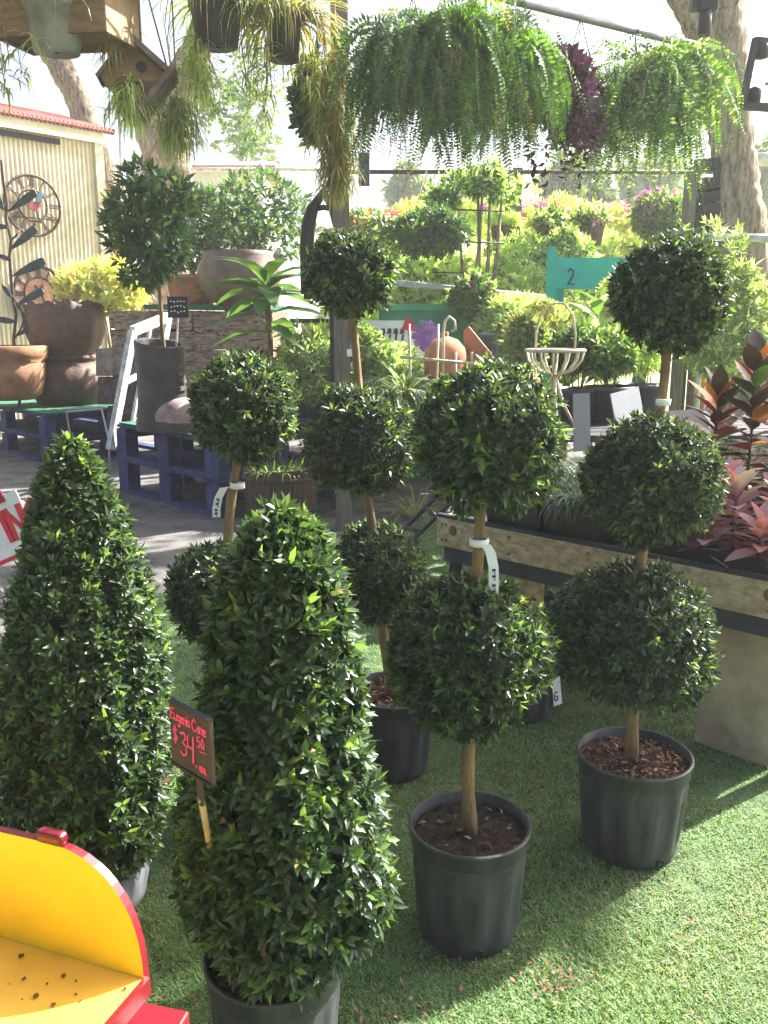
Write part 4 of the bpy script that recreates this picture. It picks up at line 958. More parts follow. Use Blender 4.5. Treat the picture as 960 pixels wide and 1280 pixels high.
def wall_clock(px, py, rpx, label, style):
    ux, uy = sdx, UP; nn = snn; rd = ray(px, py); t0 = (SB-Vector((0, 0, H))).dot(Vector((nn.x, nn.y, 0))); c = Vector((0, 0, H))+rd*((t0+.09)/rd.dot(nn)); r = rpx*MPP(c)
    root = thing('wall_clock', c-UP*r, label, 'clock', 'metal clocks on the shed wall')
    def ring(q, th, nm, m, seg=48):
        pts = [c+ux*(math.cos(2*math.pi*i/seg)*r*q)+uy*(math.sin(2*math.pi*i/seg)*r*q) for i in range(seg)]; pts += pts[:1]
        MB().tube(pts, th, 6).build(nm, m, root)
    rot = Matrix((ux, -nn, uy)).transposed() if False else None
    if style == 0:
        ring(1.0, .020, 'rim', M_iron); ring(.52, .015, 'inner_ring', M_iron)
        MB().bar(c-ux*r*.93-uy*r*.42, c+ux*r*.93-uy*r*.42, .018, .012, up=nn).build('cross_bar', M_iron, root)
        nm_m = M_iron
    else:
        m = mat('weathered pink clock ring', (.42, .27, .22), .8, .3, 12)
        pts = 48; g = MB(); vs, fs = [], []
        for i in range(pts):
            a = 2*math.pi*i/pts; u = ux*math.cos(a)+uy*math.sin(a); vs += [c+u*r*.60+nn*.0, c+u*r*1.0, c+u*r*1.0-nn*.03, c+u*r*.60-nn*.03]
        for i in range(pts):
            for j in range(4): fs.append((4*i+j, 4*i+(j+1) % 4, 4*((i+1) % pts)+(j+1) % 4, 4*((i+1) % pts)+j))
        g.add(vs, fs).build('dial_ring', m, root)
        MB().prism([(math.cos(2*math.pi*i/32)*r*.58, math.sin(2*math.pi*i/32)*r*.58) for i in range(32)], c-nn*.01, ux, uy, .02).build('face', M_copper, root)
        ring(1.0, .022, 'rim', M_iron); ring(.60, .016, 'inner_ring', M_iron); nm_m = M_iron
    for k in range(12):
        a = math.pi/2-2*math.pi*(k+1)/12; u = ux*math.cos(a)+uy*math.sin(a); v = u.cross(nn)*-1
        tx = u.cross(nn); g = MB(); h = r*.34; wd = sum(.2 if ch == 'I' else .4 for ch in ROM[k])*h*.75
        x = -wd/2
        o = c+u*r*.60+nn*.006
        if k % 2 == 0 and style == 0 or style == 1:
            pass
        for ch in ROM[k]:
            for st in GL[ch]:
                off = -.1 if ch == 'I' else 0
                g.stroke([((p[0]+off)*h*.75+x, p[1]*h) for p in st], o, tx, u, r*.045, .01)
            x += (.2 if ch == 'I' else .45)*h*.75
        g.build('numeral', nm_m, root)
    for a, ln, w in ((-1.2, .62, .05), (2.2, .38, .06)):
        u = ux*math.cos(a)+uy*math.sin(a); MB().bar(c+nn*.025-u*r*.1, c+nn*.025+u*r*ln, r*w, .01, up=nn).build('hand', M_black, root)
    if style == 0:   # enamel bird at its centre
        o = c+nn*.05; g = MB(); g.prism([(-.20*r, -.12*r), (.02*r, -.20*r), (.22*r, -.02*r), (.18*r, .16*r), (-.02*r, .12*r), (-.18*r, .10*r)], o, ux, uy, .02); bd = g.build('bird_body', mat('red enamel', (.32, .05, .07), .5, .2, 10), root)
        g = MB(); g.prism([(.05*r, .1*r), (.2*r, .1*r), (.34*r, .42*r), (.18*r, .46*r), (.1*r, .3*r)], o+nn*.012, ux, uy, .02); g.build('bird_tail', M_skyblu, bd)
        g = MB(); g.prism([(-.2*r, .02*r), (-.33*r, -.02*r), (-.22*r, -.12*r)], o+nn*.01, ux, uy, .015); g.build('bird_head', M_iron, bd)
    else:
        o = c+nn*.03; MB().prism([(-.09*r, -.05*r), (.06*r, -.10*r), (.14*r, .22*r), (.06*r, .36*r), (-.02*r, .16*r)], o, ux, uy, .02).build('bird_body', M_iron, root)
wall_clock(41, 257, 36, 'open-work iron clock with a red bird, the upper one on the shed wall', 0)
wall_clock(50, 367, 33, 'pinkish clock with roman numerals and a copper face, lower one behind the urns', 1)

# dark metal leaf sculpture at the left edge
def metal_vine():
    Y = 10.3; pp = [(17, 425), (20, 395), (16, 370), (14, 345), (12, 320), (14, 300), (8, 275), (9, 255), (4, 225), (2, 200)]
    pts = [P(x, y, Y+.03*math.sin(i)) for i, (x, y) in enumerate(pp)]
    base = Vector((P(24, 500, Y).x, Y, ZL)); root = thing('metal_vine', base, 'dark metal vine sculpture with pointed leaves at the left edge, in front of the shed', 'sculpture')
    MB().tube([base, P(22, 460, Y)]+pts, .018, 8).build('stem', M_iron, root)
    for (x0, y0, x1, y1) in ((11, 264, 45, 240), (13, 312, 45, 285), (16, 345, 56, 326), (21, 381, 54, 363), (2, 355, 14, 372), (-6, 318, 14, 325), (-10, 398, 18, 402), (22, 420, 42, 406), (-14, 282, 10, 284), (-10, 235, 4, 262)):
        a, b = P(x0, y0, Y), P(x1, y1, Y-.05); d = (b-a); L = d.length; d.normalize(); s = d.cross(Vector((0, -1, .2))).normalized()
        prof = [(0, .01), (.2, .07), (.45, .125), (.7, .12), (.9, .085), (1, .03)]
        if x0 > 5 and x1 > x0: prof = [(0, .012), (.25, .07), (.6, .12), (.92, .115), (1.0, .07)]
        poly = [(x*L, w*L*1.0) for x, w in prof]+[(x*L, -w*L*1.0) for x, w in reversed(prof)]
        lf = MB().prism(poly, a, d, s, .015).build('leaf', M_patina, root)
    for (x0, y0, x1, y1) in ((17, 425, 30, 400), (14, 300, 24, 288), (9, 262, 11, 264), (16, 370, 30, 398), (30, 398, 34, 418)):
        MB().tube([P(x0, y0, Y), P((x0+x1)/2+2, (y0+y1)/2, Y-.03), P(x1, y1, Y)], .012, 6).build('tendril', M_iron, root)
metal_vine()

# leaning TING board at the left edge
def ting():
    a = P(-70, 712, 3.9); ux = Vector((P(22, 640, 3.9)-P(-60, 706, 3.9))); ux = Vector((.86, .12, .36)).normalized(); uy = Vector((-.34, .1, .93)); uy = (uy-ux*uy.dot(ux)).normalized(); nn = ux.cross(uy)
    o = P(6, 655, 4.3); m = MPP(o)
    root = thing('board_sign', Vector((o.x-.2, 4.4, .006)), 'tilted white sign with red capital lettering and a red band, at the left edge', 'sign')
    w0, w1, h0, h1 = -95*m, 30*m, -42*m, 34*m
    bd = MB().prism([(w0, h0), (w1, h0), (w1, h1), (w0, h1)], o, ux, uy, .012).build('board', M_white, root)
    MB().prism([(w0, h1*.74), (w1*.46, h1*.74), (w1*.46, h1*1.2), (w0, h1*1.2)], o+nn*.010, ux, uy, .008).build('top_band', mat('dark red band', (.28, .012, .018), .5, .1, 8), bd)
    t = MB(); write(t, 'TING', o+nn*.008+ux*(-31*m)+uy*(-23*m), ux, uy, 38*m, 6.5*m, .003, adv=.13); t.build('lettering', M_redink, bd)
    MB().bar(o+ux*w0+uy*h0*1.02+nn*.004, o+ux*(w1)+uy*h0*1.02+nn*.004, .022, .014, up=nn).build('bottom_edge', M_redink, bd)
    for s in (w0*.8, w1*.8): MB().bar(o+ux*s+uy*h1*.6-nn*.02, Vector((o.x+s*.7, o.y+.35, .01)), .03, .02).build('prop_leg', M_wwood, root)
    for s in (w0*.8, w1*.6): q = o+ux*s+uy*h0-nn*.02; MB().bar(q, Vector((q.x, q.y, .01)), .03, .02).build('leg', M_redink, root)
ting()

# ================================================================== CENTRE BACKGROUND
# square post
pb = G(428, 662); pz = 3.9
root = thing('wooden_post', (pb.x, pb.y, .006), 'square weathered wooden post behind the three-ball topiary, with a white tag stapled on it', 'post')
MB().box(Vector((pb.x+.012, pb.y, pz/2+.003)), (.098, .098, pz), Matrix.Rotation(.25, 3, 'Z')).build('post_shaft', M_post, root)
q = P(440, 441, pb.y-.09); MB().box(q, (.07, .006, .05), Matrix.Rotation(.25, 3, 'Z')).build('tag', M_tagw, root)
q = P(455, 212, pb.y-.02); MB().box(q, (.075, .09, .20)).build('junction_box', mat('purple grey box', (.10, .09, .14), .5, .2, 8), root)

# low plant tables
def table(name, x0, x1, y0, y1, z, label, m=M_darkw, group='low tables carrying plants'):
    root = thing(name, Vector(((x0+x1)/2, (y0+y1)/2, .006)), label, 'table', group)
    n = 7
    for i in range(n):
        w = (y1-y0)/n; MB().box(Vector(((x0+x1)/2, y0+w*(i+.5), z-.02)), (x1-x0, w*.85, .035)).build('slat', m, root)
    for x in (x0+.08, x1-.08):
        MB().box(Vector((x, (y0+y1)/2, z-.075)), (.05, y1-y0-.04, .07)).build('rail', m, root)
        for y in (y0+.08, y1-.08): MB().box(Vector((x, y, (z-.11)/2+.004)), (.07, .07, z-.115)).build('leg', m, root)
table('plant_table', -1.02, 1.15, 6.75, 8.0, .74, 'low dark table carrying pale bushes behind the wooden post')
table('plant_table', .75, 2.6, 4.35, 5.5, .92, 'dark table carrying potted plants behind the white plates')
ZA, ZB = .745, .925
def on(px, py, Y, z): c = P(px, py, Y); return Vector((c.x, Y, z))
PB = 'pale bushes on the low table'
for (px, py, Y, rx, ry, s, n, mats, lab) in (
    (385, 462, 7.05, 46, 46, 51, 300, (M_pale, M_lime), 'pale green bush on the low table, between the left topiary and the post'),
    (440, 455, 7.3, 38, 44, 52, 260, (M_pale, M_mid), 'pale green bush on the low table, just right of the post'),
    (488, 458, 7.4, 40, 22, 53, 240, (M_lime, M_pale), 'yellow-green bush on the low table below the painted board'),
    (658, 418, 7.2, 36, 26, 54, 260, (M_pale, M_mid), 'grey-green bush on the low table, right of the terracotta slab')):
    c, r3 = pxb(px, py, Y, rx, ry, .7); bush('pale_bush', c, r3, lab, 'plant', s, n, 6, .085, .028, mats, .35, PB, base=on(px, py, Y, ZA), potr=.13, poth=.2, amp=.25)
tuft('grass_tuft', on(505, 500, 6.95, ZA), 'blue-green grassy tuft to the right of the middle ball of the post topiary', 'grass', 55, 150, (.40, .62), (.9, 2.1), .016, (M_blue, M_pale), potr=.11)
tuft('grass_tuft', on(520, 560, 6.6, .006), 'dry pale tuft on the concrete beside the folded stand', 'grass', 56, 60, (.3, .6), (1.2, 2.2), .014, (M_dry, M_pale), spread=.06)

# painted board, pinwheel, green box
o = P(505, 422, 7.9); m = MPP(o); root = thing('painted_board', Vector((o.x, o.y, ZA)), 'white painted board with small dark figures, in front of the green box', 'sign')
ux, uy = Vector((1, -.12, 0)).normalized(), Vector((0, .15, 1)).normalized(); nn = ux.cross(uy)
bd = MB().prism([(-55*m, -45*m), (26*m, -45*m), (26*m, -2*m), (4*m, 21*m), (-55*m, 21*m)], o, ux, uy, .02).build('board', M_white, root)
MB().prism([(-3*m, 10*m), (4*m, 26*m), (22*m, 6*m)], o+nn*.016, ux, uy, .01).build('red_corner', M_redink, bd)
g = MB()
for k, x in enumerate((-36, -27, -19, -11, -3)):
    f = o+nn*.013; g.bar(f+ux*x*m+uy*(-12)*m, f+ux*(x+2)*m+uy*(4+k % 2*3)*m, 2.5*m, .004, up=nn); g.prism([(x*m-2.2*m, 4*m), (x*m+4*m, 5*m), (x*m+3*m, 11*m), (x*m-1*m, 11*m)], f+nn*.003, ux, uy, .004)
g.build('painted_figures', M_ink, bd)
g = MB()
for k, x in enumerate((-40, -31, -22, -13, -5)): g.prism([(x*m, -22*m), (x*m+5*m, -22*m), (x*m+4*m, -13*m)], o+nn*.012, ux, uy, .004)
g.build('painted_flowers', M_oflow, bd)
MB().bar(o-uy*44*m-ux*30*m, Vector((o.x-30*m, o.y, ZA)), .03, .02).build('leg', M_wwood, root)
o = P(577, 402, 8.3); root = thing('green_box', Vector((o.x, o.y+.3, .006)), 'dark green wooden box behind the painted board', 'box'); m = MPP(o)
zt_ = P(577, 380, 8.3).z
for (dx, dy, sx, sy) in ((-.06, 0, 1.42, .04), (-.06, .7, 1.42, .04), (-.755, .35, .04, .66), (.635, .35, .04, .66)):
    MB().box(Vector((o.x+dx, o.y+dy, zt_/2)), (sx, sy, zt_-.02)).build('panel', M_green, root)
MB().box(Vector((o.x-.06, o.y+.35, zt_*.9)), (1.34, .64, .03)).build('soil', M_soil, root)
MB().box(Vector((o.x-.06, o.y-.025, zt_-.03)), (1.46, .03, .06)).build('rim', mat('light green paint', (.05, .30, .15), .5, .15, 6), root)
o = P(533, 420, 7.5); root = thing('pinwheel', Vector((o.x, o.y, ZA)), 'purple foil pinwheel flower in front of the painted board', 'pinwheel'); m = MPP(o)
MB().tube([Vector((o.x, o.y, ZA)), o], .008, 6).build('stick', M_wire, root)
for k in range(10):
    a = k*.628; u = Vector((math.cos(a), -.1, math.sin(a))); v = Vector((-math.sin(a), .25, math.cos(a)))
    MB().prism([(0, 0), (17*m, -5*m), (20*m, 3*m), (9*m, 6*m)], o+Vector((0, -.02-.002*k, 0)), u, v, .004).build('vane', M_purp, root)
# terracotta hood and slab, trellis
o = P(557, 447, 7.35); m = MPP(o); root = thing('terracotta_hood', Vector((o.x, o.y, ZA)), 'rounded terracotta hood with its mouth facing down among the plants', 'cloche')
MB().lathe([(26*m, -22*m), (27*m, 0), (24*m, 12*m), (15*m, 22*m), (4*m, 26*m), (.001, 26.5*m)], o, 32).build('dome', M_terra, root)
MB().lathe([(3*m, 25*m), (3.5*m, 31*m), (.001, 32*m)], o, 12).build('knob', M_terra, root); MB().lathe([(20*m, ZA-o.z), (22*m, -24*m), (26*m, -22*m)], o, 24).build('base', M_terra, root)
o = P(596, 432, 7.4); m = MPP(o); root = thing('terracotta_slab', Vector((o.x, o.y, ZA)), 'leaning triangular terracotta slab beside the rounded hood', 'slab')
MB().prism([(-16*m, -46*m), (24*m, -46*m), (26*m, -18*m), (-10*m, 24*m), (-16*m, 18*m)], o, Vector((.9, -.42, 0)), Vector((0, .22, 1)), .05).build('slab_body', M_terra, root)
root = thing('bamboo_trellis', on(555, 460, 7.0, ZA), 'pale bamboo trellis standing in front of the terracotta hood', 'trellis')
for x in (514, 545, 570, 590): a = P(x, 500, 7.0); MB().tube([Vector((a.x, 7.0, ZA)), P(x+random.uniform(-3, 3), 405 if x < 560 else 440, 7.02)], .010, 6).build('cane', M_wire, root)
for y in (452, 478): MB().tube([P(500, y-6, 6.98), P(606, y+4, 6.98)], .013, 6).build('cross_cane', M_wire, root)
root = thing('wire_hook', on(563, 440, 7.15, ZA), 'cream wire shepherd hook above the terracotta hood', 'hook')
a = P(556, 440, 7.15); MB().tube([Vector((a.x, 7.15, ZA)), P(554, 415, 7.15), P(556, 402, 7.15), P(562, 396, 7.15), P(568, 401, 7.15), P(569, 412, 7.15), P(564, 414, 7.15)], .012, 7).build('wire', M_wire, root)
root, b, r, h = vessel('enamel_pot', 612, 443, 7.6, 14, 26, [(.7, 0), (.95, .85), (1.08, .9), (1.08, 1.0)], M_bluep, 'blue-grey enamel pot beside the terracotta slab')
root['label'] = 'blue-grey enamel pot right of the terracotta slab'
st = MB().box(Vector((b.x, b.y, (b.z+ZA)/2)), (.16, .16, b.z-ZA-.004)); solo(st, 'wood_block', M_darkw, 'dark wooden block under the blue-grey enamel pot', 'block', Vector((b.x, b.y, ZA)))
c, r3 = pxb(590, 372, 8.2, 26, 22, 1); bush('purple_bush', c, r3, 'small plant with dark purple flower heads above the terracotta slab', 'plant', 57, 120, 5, .09, .035, (M_mid, M_pale), .3, base=Vector((c.x, 8.75, zt_*.9+.02)), extra=flowers(M_purple, 26, .06))
root = thing('plant_stand', Vector((P(404, 440, 7.9).x, 7.9, .006)), 'cream tapered plant stand under the corn plant leaves, left of the post', 'stand')
a = P(404, 397, 7.9); MB().lathe([(.10, 0), (.11, .3*a.z), (.20, a.z-.05)], Vector((a.x, a.y, .006)), 20).build('column', mat('cream glazed', (.66, .56, .36), .5, .12, 6), root); MB().lathe([(.001, 0), (.30, 0), (.30, .035), (.001, .035)], a-Vector((0, 0, .045)), 24).build('top', M_darkw, root)
# gothic arch frame
o = P(405, 306, 6.9); m = MPP(o); root = thing('arch_frame', Vector((o.x, o.y, .006)), 'black pointed-arch metal frame behind the top ball of the post topiary', 'frame')
def arch(k):
    L_ = [(-23*k, -60), (-23*k, 0), (-21*k, 22), (-14*k, 42), (0, 62*min(1, k+.02))]
    return [o+Vector((x*m, 0, y*m)) for x, y in L_]+[o+Vector((-x*m, 0, y*m)) for x, y in reversed(L_[:-1])]
MB().tube(arch(1.0), .045, 8).build('outer_arch', M_black, root); MB().tube(arch(.70), .022, 8).build('inner_arch', M_black, root)
MB().box(o+Vector((0, 0, -62*m)), (52*m, .10, .05)).build('bottom_bar', M_black, root)
for x in (10, 22): q = o+Vector((x*m, 0, -62*m)); MB().bar(q, Vector((q.x, q.y, .01)), .05, .05).build('leg', M_black, root)
# wire baskets, table plants
def wire_basket():
    o = on(693, 470, 4.56, ZB); m = MPP(P(693, 470, 4.56)); zt = P(693, 438, 4.56).z
    root = thing('wire_basket', o, 'cream wire basket stand with curved ribs and a tall hoop handle', 'basket')
    R_ = 36*m; c = Vector((o.x, o.y, zt)); zb = zt-30*m
    MB().tube([c+Vector((R_*math.cos(a), R_*.8*math.sin(a), 0)) for a in [2*math.pi*k/32 for k in range(33)]], .010, 6).build('rim', M_wire, root)
    for k in range(14):
        a = 2*math.pi*k/14; u = Vector((math.cos(a), .8*math.sin(a), 0))
        MB().tube([c+u*R_, c+u*R_*.93-UP*12*m, c+u*R_*.66-UP*24*m, c+u*R_*.2-UP*30*m], .006, 5).build('rib', M_wire, root)
    MB().tube([c+Vector((R_*.2*math.cos(a), R_*.16*math.sin(a), -30*m)) for a in [2*math.pi*k/16 for k in range(17)]], .008, 5).build('bottom_ring', M_wire, root)
    hh = [(-24, 0), (-25, 22), (-20, 42), (-8, 56), (8, 57), (20, 42), (24, 20), (24, 0)]
    MB().tube([c+Vector((x*m, 0, y*m)) for x, y in hh], .006, 6).build('handle', M_wire, root)
    for k in range(3):
        a = k*2.09+.5; MB().tube([Vector((c.x, c.y, zb+.01)), Vector((c.x+.06*math.cos(a), c.y+.06*math.sin(a), (zb+ZB)/2)), Vector((c.x+.15*math.cos(a), c.y+.15*math.sin(a), ZB+.008))], .009, 6).build('foot', M_wire, root)
wire_basket()
TB = 'potted plants on the table behind the plates'
for (px, Y, rx, ry, cy, s, mats, r, h, lab) in (
    (722, 5.0, 30, 24, 440, 61, (M_mid, M_ficus), .12, .19, 'green bushy plant in a black pot right of the cream wire basket'),
    (762, 5.0, 36, 26, 440, 62, (M_mid, M_pale), .14, .2, 'grey-green spreading plant in a black pot below the top ball of the right topiary'),
    (660, 5.2, 20, 28, 425, 63, (M_pale, M_dry), .1, .16, 'thin silvery plant with pale stems behind the cream wire basket'),
    (800, 5.2, 30, 36, 430, 64, (M_lime, M_pale), .13, .2, 'pale yellow plant behind the trunk of the right topiary')):
    c, r3 = pxb(px, cy, Y, rx, ry, .9); bush('potted_plant', c, r3, lab, 'plant', s, 170, 6, .065, .022, mats, .25, TB, base=on(px, 480, Y, ZB), potr=r, poth=h, amp=.3)
root = thing('bright_plant', Vector((P(748, 390, 6.0).x, 6.0, .006)), 'bright green plant with broad leaves below the teal bench', 'plant')
leafy(root, Vector((P(748, 390, 6).x, 6.0, .006)), P(748, 362, 6.0).z-.05, 40, [M_mid, M_broad, M_lime], .34, .35, .34, 71, p0=.9, p1=-.1)
root = thing('bright_plant', Vector((P(712, 385, 6.4).x, 6.4, .006)), 'thin bright spiky plant in front of the teal bench post', 'plant')
tuft('x', Vector((P(712, 385, 6.4).x, 6.4, 1.05)), '', '', 72, 150, (.5, .85), (.8, 2.0), .022, (M_mid, M_lime), root=root); MB().tube([Vector((P(712, 385, 6.4).x, 6.4, .01)), Vector((P(712, 385, 6.4).x, 6.4, 1.1))], .03, 6).build('stem', M_bark, root)
# straw canes and shrubs behind the right topiary
c, r3 = pxb(905, 395, 6.2, 62, 70, .6); bush('pale_shrub', c, r3, 'pale sunlit shrub behind the crotons', 'shrub', 73, 420, 6, .085, .024, (M_pale, M_lime), .4, amp=.3)
q = on(842, 540, 4.9, .006); tuft('cane_clump', q, 'straw-coloured cane clump behind the trunk of the right topiary', 'plant', 74, 70, (1.0, 1.35), (.1, .6), .016, (M_dry, M_lime), spread=.13, up0=.99)
root = thing('banana_plant', on(885, 330, 6.8, .006), 'blue-green banana-like plant in front of the big tree trunk', 'plant'); q = on(885, 330, 6.8, .006)
trunk_part(root, [q, q+Vector((0, 0, 1.55))], .07, .05, 'stem', M_bark)
for k, (yw, pt, L_) in enumerate(((1.2, 1.2, .62), (2.6, 1.0, .6), (.2, .8, .6), (4.2, .9, .55), (5.2, .6, .6), (3.4, .5, .5))): put_leaf(root, M_banana, .34, .3, q+Vector((0, 0, 1.4)), yw, pt, L_)

# teal bench with number 2
o = P(742, 342, 7.2); m = MPP(o); root = thing('teal_board', Vector((o.x, o.y+.05, .006)), 'teal painted board with the number 2 on it, behind the bright green plants', 'board')
bd = MB().prism([(-54*m, -19*m), (82*m, -19*m), (82*m, 19*m), (-52*m, 19*m)], o, (1, 0, 0), (0, .1, 1), .035).build('board', M_teal, root)
g = MB(); write(g, '2', o+Vector((-33*m, -.021, 0))+Vector((0, .1, 1)).normalized()*(-14*m), Vector((1, 0, 0)), Vector((0, .1, 1)), 20*m, 2.0*m, .004); g.build('number', M_ink, bd)
for x in (-40, 70): MB().bar(Vector((o.x+x*m, o.y+.07, .01)), o+Vector((x*m, .07, 12*m)), .07, .05).build('leg', M_teal, root)
o = P(690, 345, 7.0); root = thing('teal_post', Vector((o.x, 7.0, .006)), 'narrow teal post left of the teal board', 'post'); MB().bar(Vector((o.x, 7.0, .007)), P(690, 309, 7.0), .068, .05).build('post_shaft', M_teal, root)
# pipes
def pipe(name, a, b, r, m, label, legs=()):
    root = thing(name, Vector((a.x, a.y, .006)) if legs else a, label, 'rail'); MB().tube([a, b], r, 10).build('pipe', m, root)
    for f in legs: q = a.lerp(b, f); MB().tube([Vector((q.x, q.y, .007)), q-UP*r], r*.9, 8).build('support', m, root)
pipe('steel_rail', P(880, 296, 6.3), P(1000, 299, 6.1), .028, M_steel, 'shiny steel pipe rail in front of the big tree trunk', (.05, .95))
pipe('white_rail', P(478, 352, 8.9), P(690, 373, 8.5), .030, M_wwood, 'pale pipe rail running through the sunlit plants', (.02, .5, .98))

# ------------------------------------------------------------------ sunlit rows behind
FL = 'sunlit shrubs in the far rows'
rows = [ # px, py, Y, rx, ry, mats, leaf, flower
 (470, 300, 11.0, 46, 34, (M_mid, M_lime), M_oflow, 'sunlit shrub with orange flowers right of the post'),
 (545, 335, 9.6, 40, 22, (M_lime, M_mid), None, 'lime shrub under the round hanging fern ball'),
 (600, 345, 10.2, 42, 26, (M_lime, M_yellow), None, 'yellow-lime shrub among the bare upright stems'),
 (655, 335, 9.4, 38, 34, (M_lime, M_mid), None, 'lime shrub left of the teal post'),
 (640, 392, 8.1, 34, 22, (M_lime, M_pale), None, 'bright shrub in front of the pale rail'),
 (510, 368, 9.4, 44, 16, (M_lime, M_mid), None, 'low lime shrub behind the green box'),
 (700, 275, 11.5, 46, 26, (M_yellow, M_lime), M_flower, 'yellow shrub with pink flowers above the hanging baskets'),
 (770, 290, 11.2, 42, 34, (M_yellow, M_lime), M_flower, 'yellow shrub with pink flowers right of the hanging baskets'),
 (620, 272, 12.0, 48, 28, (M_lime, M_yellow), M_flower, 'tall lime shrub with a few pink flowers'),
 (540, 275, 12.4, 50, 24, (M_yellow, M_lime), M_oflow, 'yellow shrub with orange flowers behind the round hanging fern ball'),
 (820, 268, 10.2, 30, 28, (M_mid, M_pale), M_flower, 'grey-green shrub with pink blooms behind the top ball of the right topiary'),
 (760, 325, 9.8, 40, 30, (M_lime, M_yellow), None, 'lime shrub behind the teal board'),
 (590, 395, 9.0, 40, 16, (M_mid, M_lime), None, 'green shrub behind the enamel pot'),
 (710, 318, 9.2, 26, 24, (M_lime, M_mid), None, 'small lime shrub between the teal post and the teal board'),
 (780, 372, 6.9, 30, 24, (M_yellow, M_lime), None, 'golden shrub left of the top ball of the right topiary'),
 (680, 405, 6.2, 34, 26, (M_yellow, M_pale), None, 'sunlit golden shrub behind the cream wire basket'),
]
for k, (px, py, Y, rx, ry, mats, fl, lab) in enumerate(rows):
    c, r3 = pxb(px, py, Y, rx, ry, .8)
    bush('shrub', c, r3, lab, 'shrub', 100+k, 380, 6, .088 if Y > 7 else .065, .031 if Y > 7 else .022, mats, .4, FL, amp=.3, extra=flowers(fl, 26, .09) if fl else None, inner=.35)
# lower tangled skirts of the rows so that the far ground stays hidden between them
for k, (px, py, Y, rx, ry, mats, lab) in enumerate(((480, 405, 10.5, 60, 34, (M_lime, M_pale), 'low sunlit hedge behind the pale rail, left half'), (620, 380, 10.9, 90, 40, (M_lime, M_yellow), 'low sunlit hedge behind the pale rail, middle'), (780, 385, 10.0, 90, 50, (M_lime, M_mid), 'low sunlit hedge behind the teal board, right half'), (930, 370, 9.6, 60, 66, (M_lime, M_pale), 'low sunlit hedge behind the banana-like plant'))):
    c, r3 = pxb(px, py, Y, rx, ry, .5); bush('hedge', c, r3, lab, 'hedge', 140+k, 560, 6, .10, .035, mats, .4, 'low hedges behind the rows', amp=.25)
# crepe myrtle stems with wires
root = thing('young_tree', Vector((P(600, 420, 9.0).x, 9.0, .006)), 'young bare-stemmed tree tied to horizontal wires', 'tree')
bx = Vector((P(598, 420, 9.0).x, 9.0, .006))
for k, (x0, x1, y1) in enumerate(((578, 575, 290), (588, 604, 225), (596, 597, 215), (604, 612, 240), (610, 628, 232))):
    a, b = P(x0, 400, 9.0+.04*k), P(x1, y1, 9.0+.04*k); MB().tube([Vector((a.x, a.y, .01)), a, a.lerp(b, .5)+Vector((.02, 0, 0)), b], [.03, .026, .02, .010], 6).build('trunk', M_trunk, root)
g = np.random.default_rng(77); sets = []
for (x, y, r_) in ((575, 236, 22), (600, 228, 26), (628, 238, 24), (552, 246, 18), (612, 222, 20)):
    c, r3 = pxb(x, y, 9.1, r_, r_*.7); sets += ball_leaves(c, r3, 60, 5, .10, .035, g, amp=.4, young=.5, inner=.1)
leaf_obj('crown', sets, [M_mid, M_lime], root)
for y in (262, 302, 341): MB().tube([P(540, y-1, 8.97), P(630, y+2, 8.97)], .008, 5).build('wire', M_iron, root)
# hanging baskets on the far wire
WZ = P(600, 215, 9.6).z; 
def far_wire():
    a, b = P(424, 215, 9.6), P(900, 216, 9.6); a.z = b.z = WZ
    root = thing('wire_line', Vector((a.x, a.y, .006)), 'horizontal pipe line over the far rows on thin posts', 'line'); MB().tube([a, b], .022, 8).build('pipe', M_iron, root)
    for px in (428, 648, 868): q = P(px, 215, 9.6); MB().bar(Vector((q.x, 9.66, .007)), Vector((q.x, 9.66, WZ+.05)), .10, .06).build('post', M_post, root)
far_wire()
HB = 'hanging baskets on the far line'
for k, (px, py, rx, lab, mats, fl) in enumerate(((628, 293, 15, 'dark hanging basket leftmost of the three on the far line', (M_lime, M_yellow), None), (684, 293, 15, 'dark hanging basket above the teal post', (M_mid, M_lime), None), (738, 293, 17, 'dark hanging basket above the teal board', (M_mid, M_lime), M_flower))):
    c = P(px, py, 9.55); m = MPP(c); root = thing('hanging_basket', c, lab, 'hanging basket', HB)
    MB().lathe([(.01, -13*m), (rx*m*.8, -13*m), (rx*m, 8*m), (rx*m*1.04, 9*m), (rx*m*.9, 8*m), (.01, 4*m)], c, 20).build('basket', mat('brown coir basket', (.12, .08, .06), .9, .3, 20), root)
    g = np.random.default_rng(160+k); leaf_obj('foliage', ball_leaves(c+Vector((0, 0, 17*m)), (rx*m*1.1, rx*m*1.1, 9*m), 60, 5, .09, .035, g, amp=.3, young=.5), list(mats), root)
    for s in (-1, 1): MB().tube([c+Vector((s*rx*m, 0, 9*m)), Vector((c.x, c.y, WZ-.02))], .005, 4).build('hanger', M_iron, root)
    if fl: flowers(fl, 14, .08)(root, c+Vector((0, 0, 12*m)), (rx*m, rx*m, 10*m), g)
c, r3 = pxb(538, 288, 8.6, 45, 23, .9); root = thing('hanging_basket', c-Vector((0, 0, r3[2])), 'wide round green hanging fern ball right of the post', 'hanging basket')
leaf_obj('foliage', ball_leaves(c, r3, 520, 6, .085, .026, np.random.default_rng(170), amp=.25, young=.3, shaggy=.3), [M_ficus, M_mid], root)
MB().lathe([(.01, -.2), (.16, -.18), (.22, 0), (.01, .0)], c, 16).build('basket', M_pot, root); WA = P(538, 195, 8.6).z
for s in (-1, 1): MB().tube([c+Vector((s*.2, 0, 0)), Vector((c.x, 9.55, WZ))], .005, 4).build('hanger', M_iron, root)

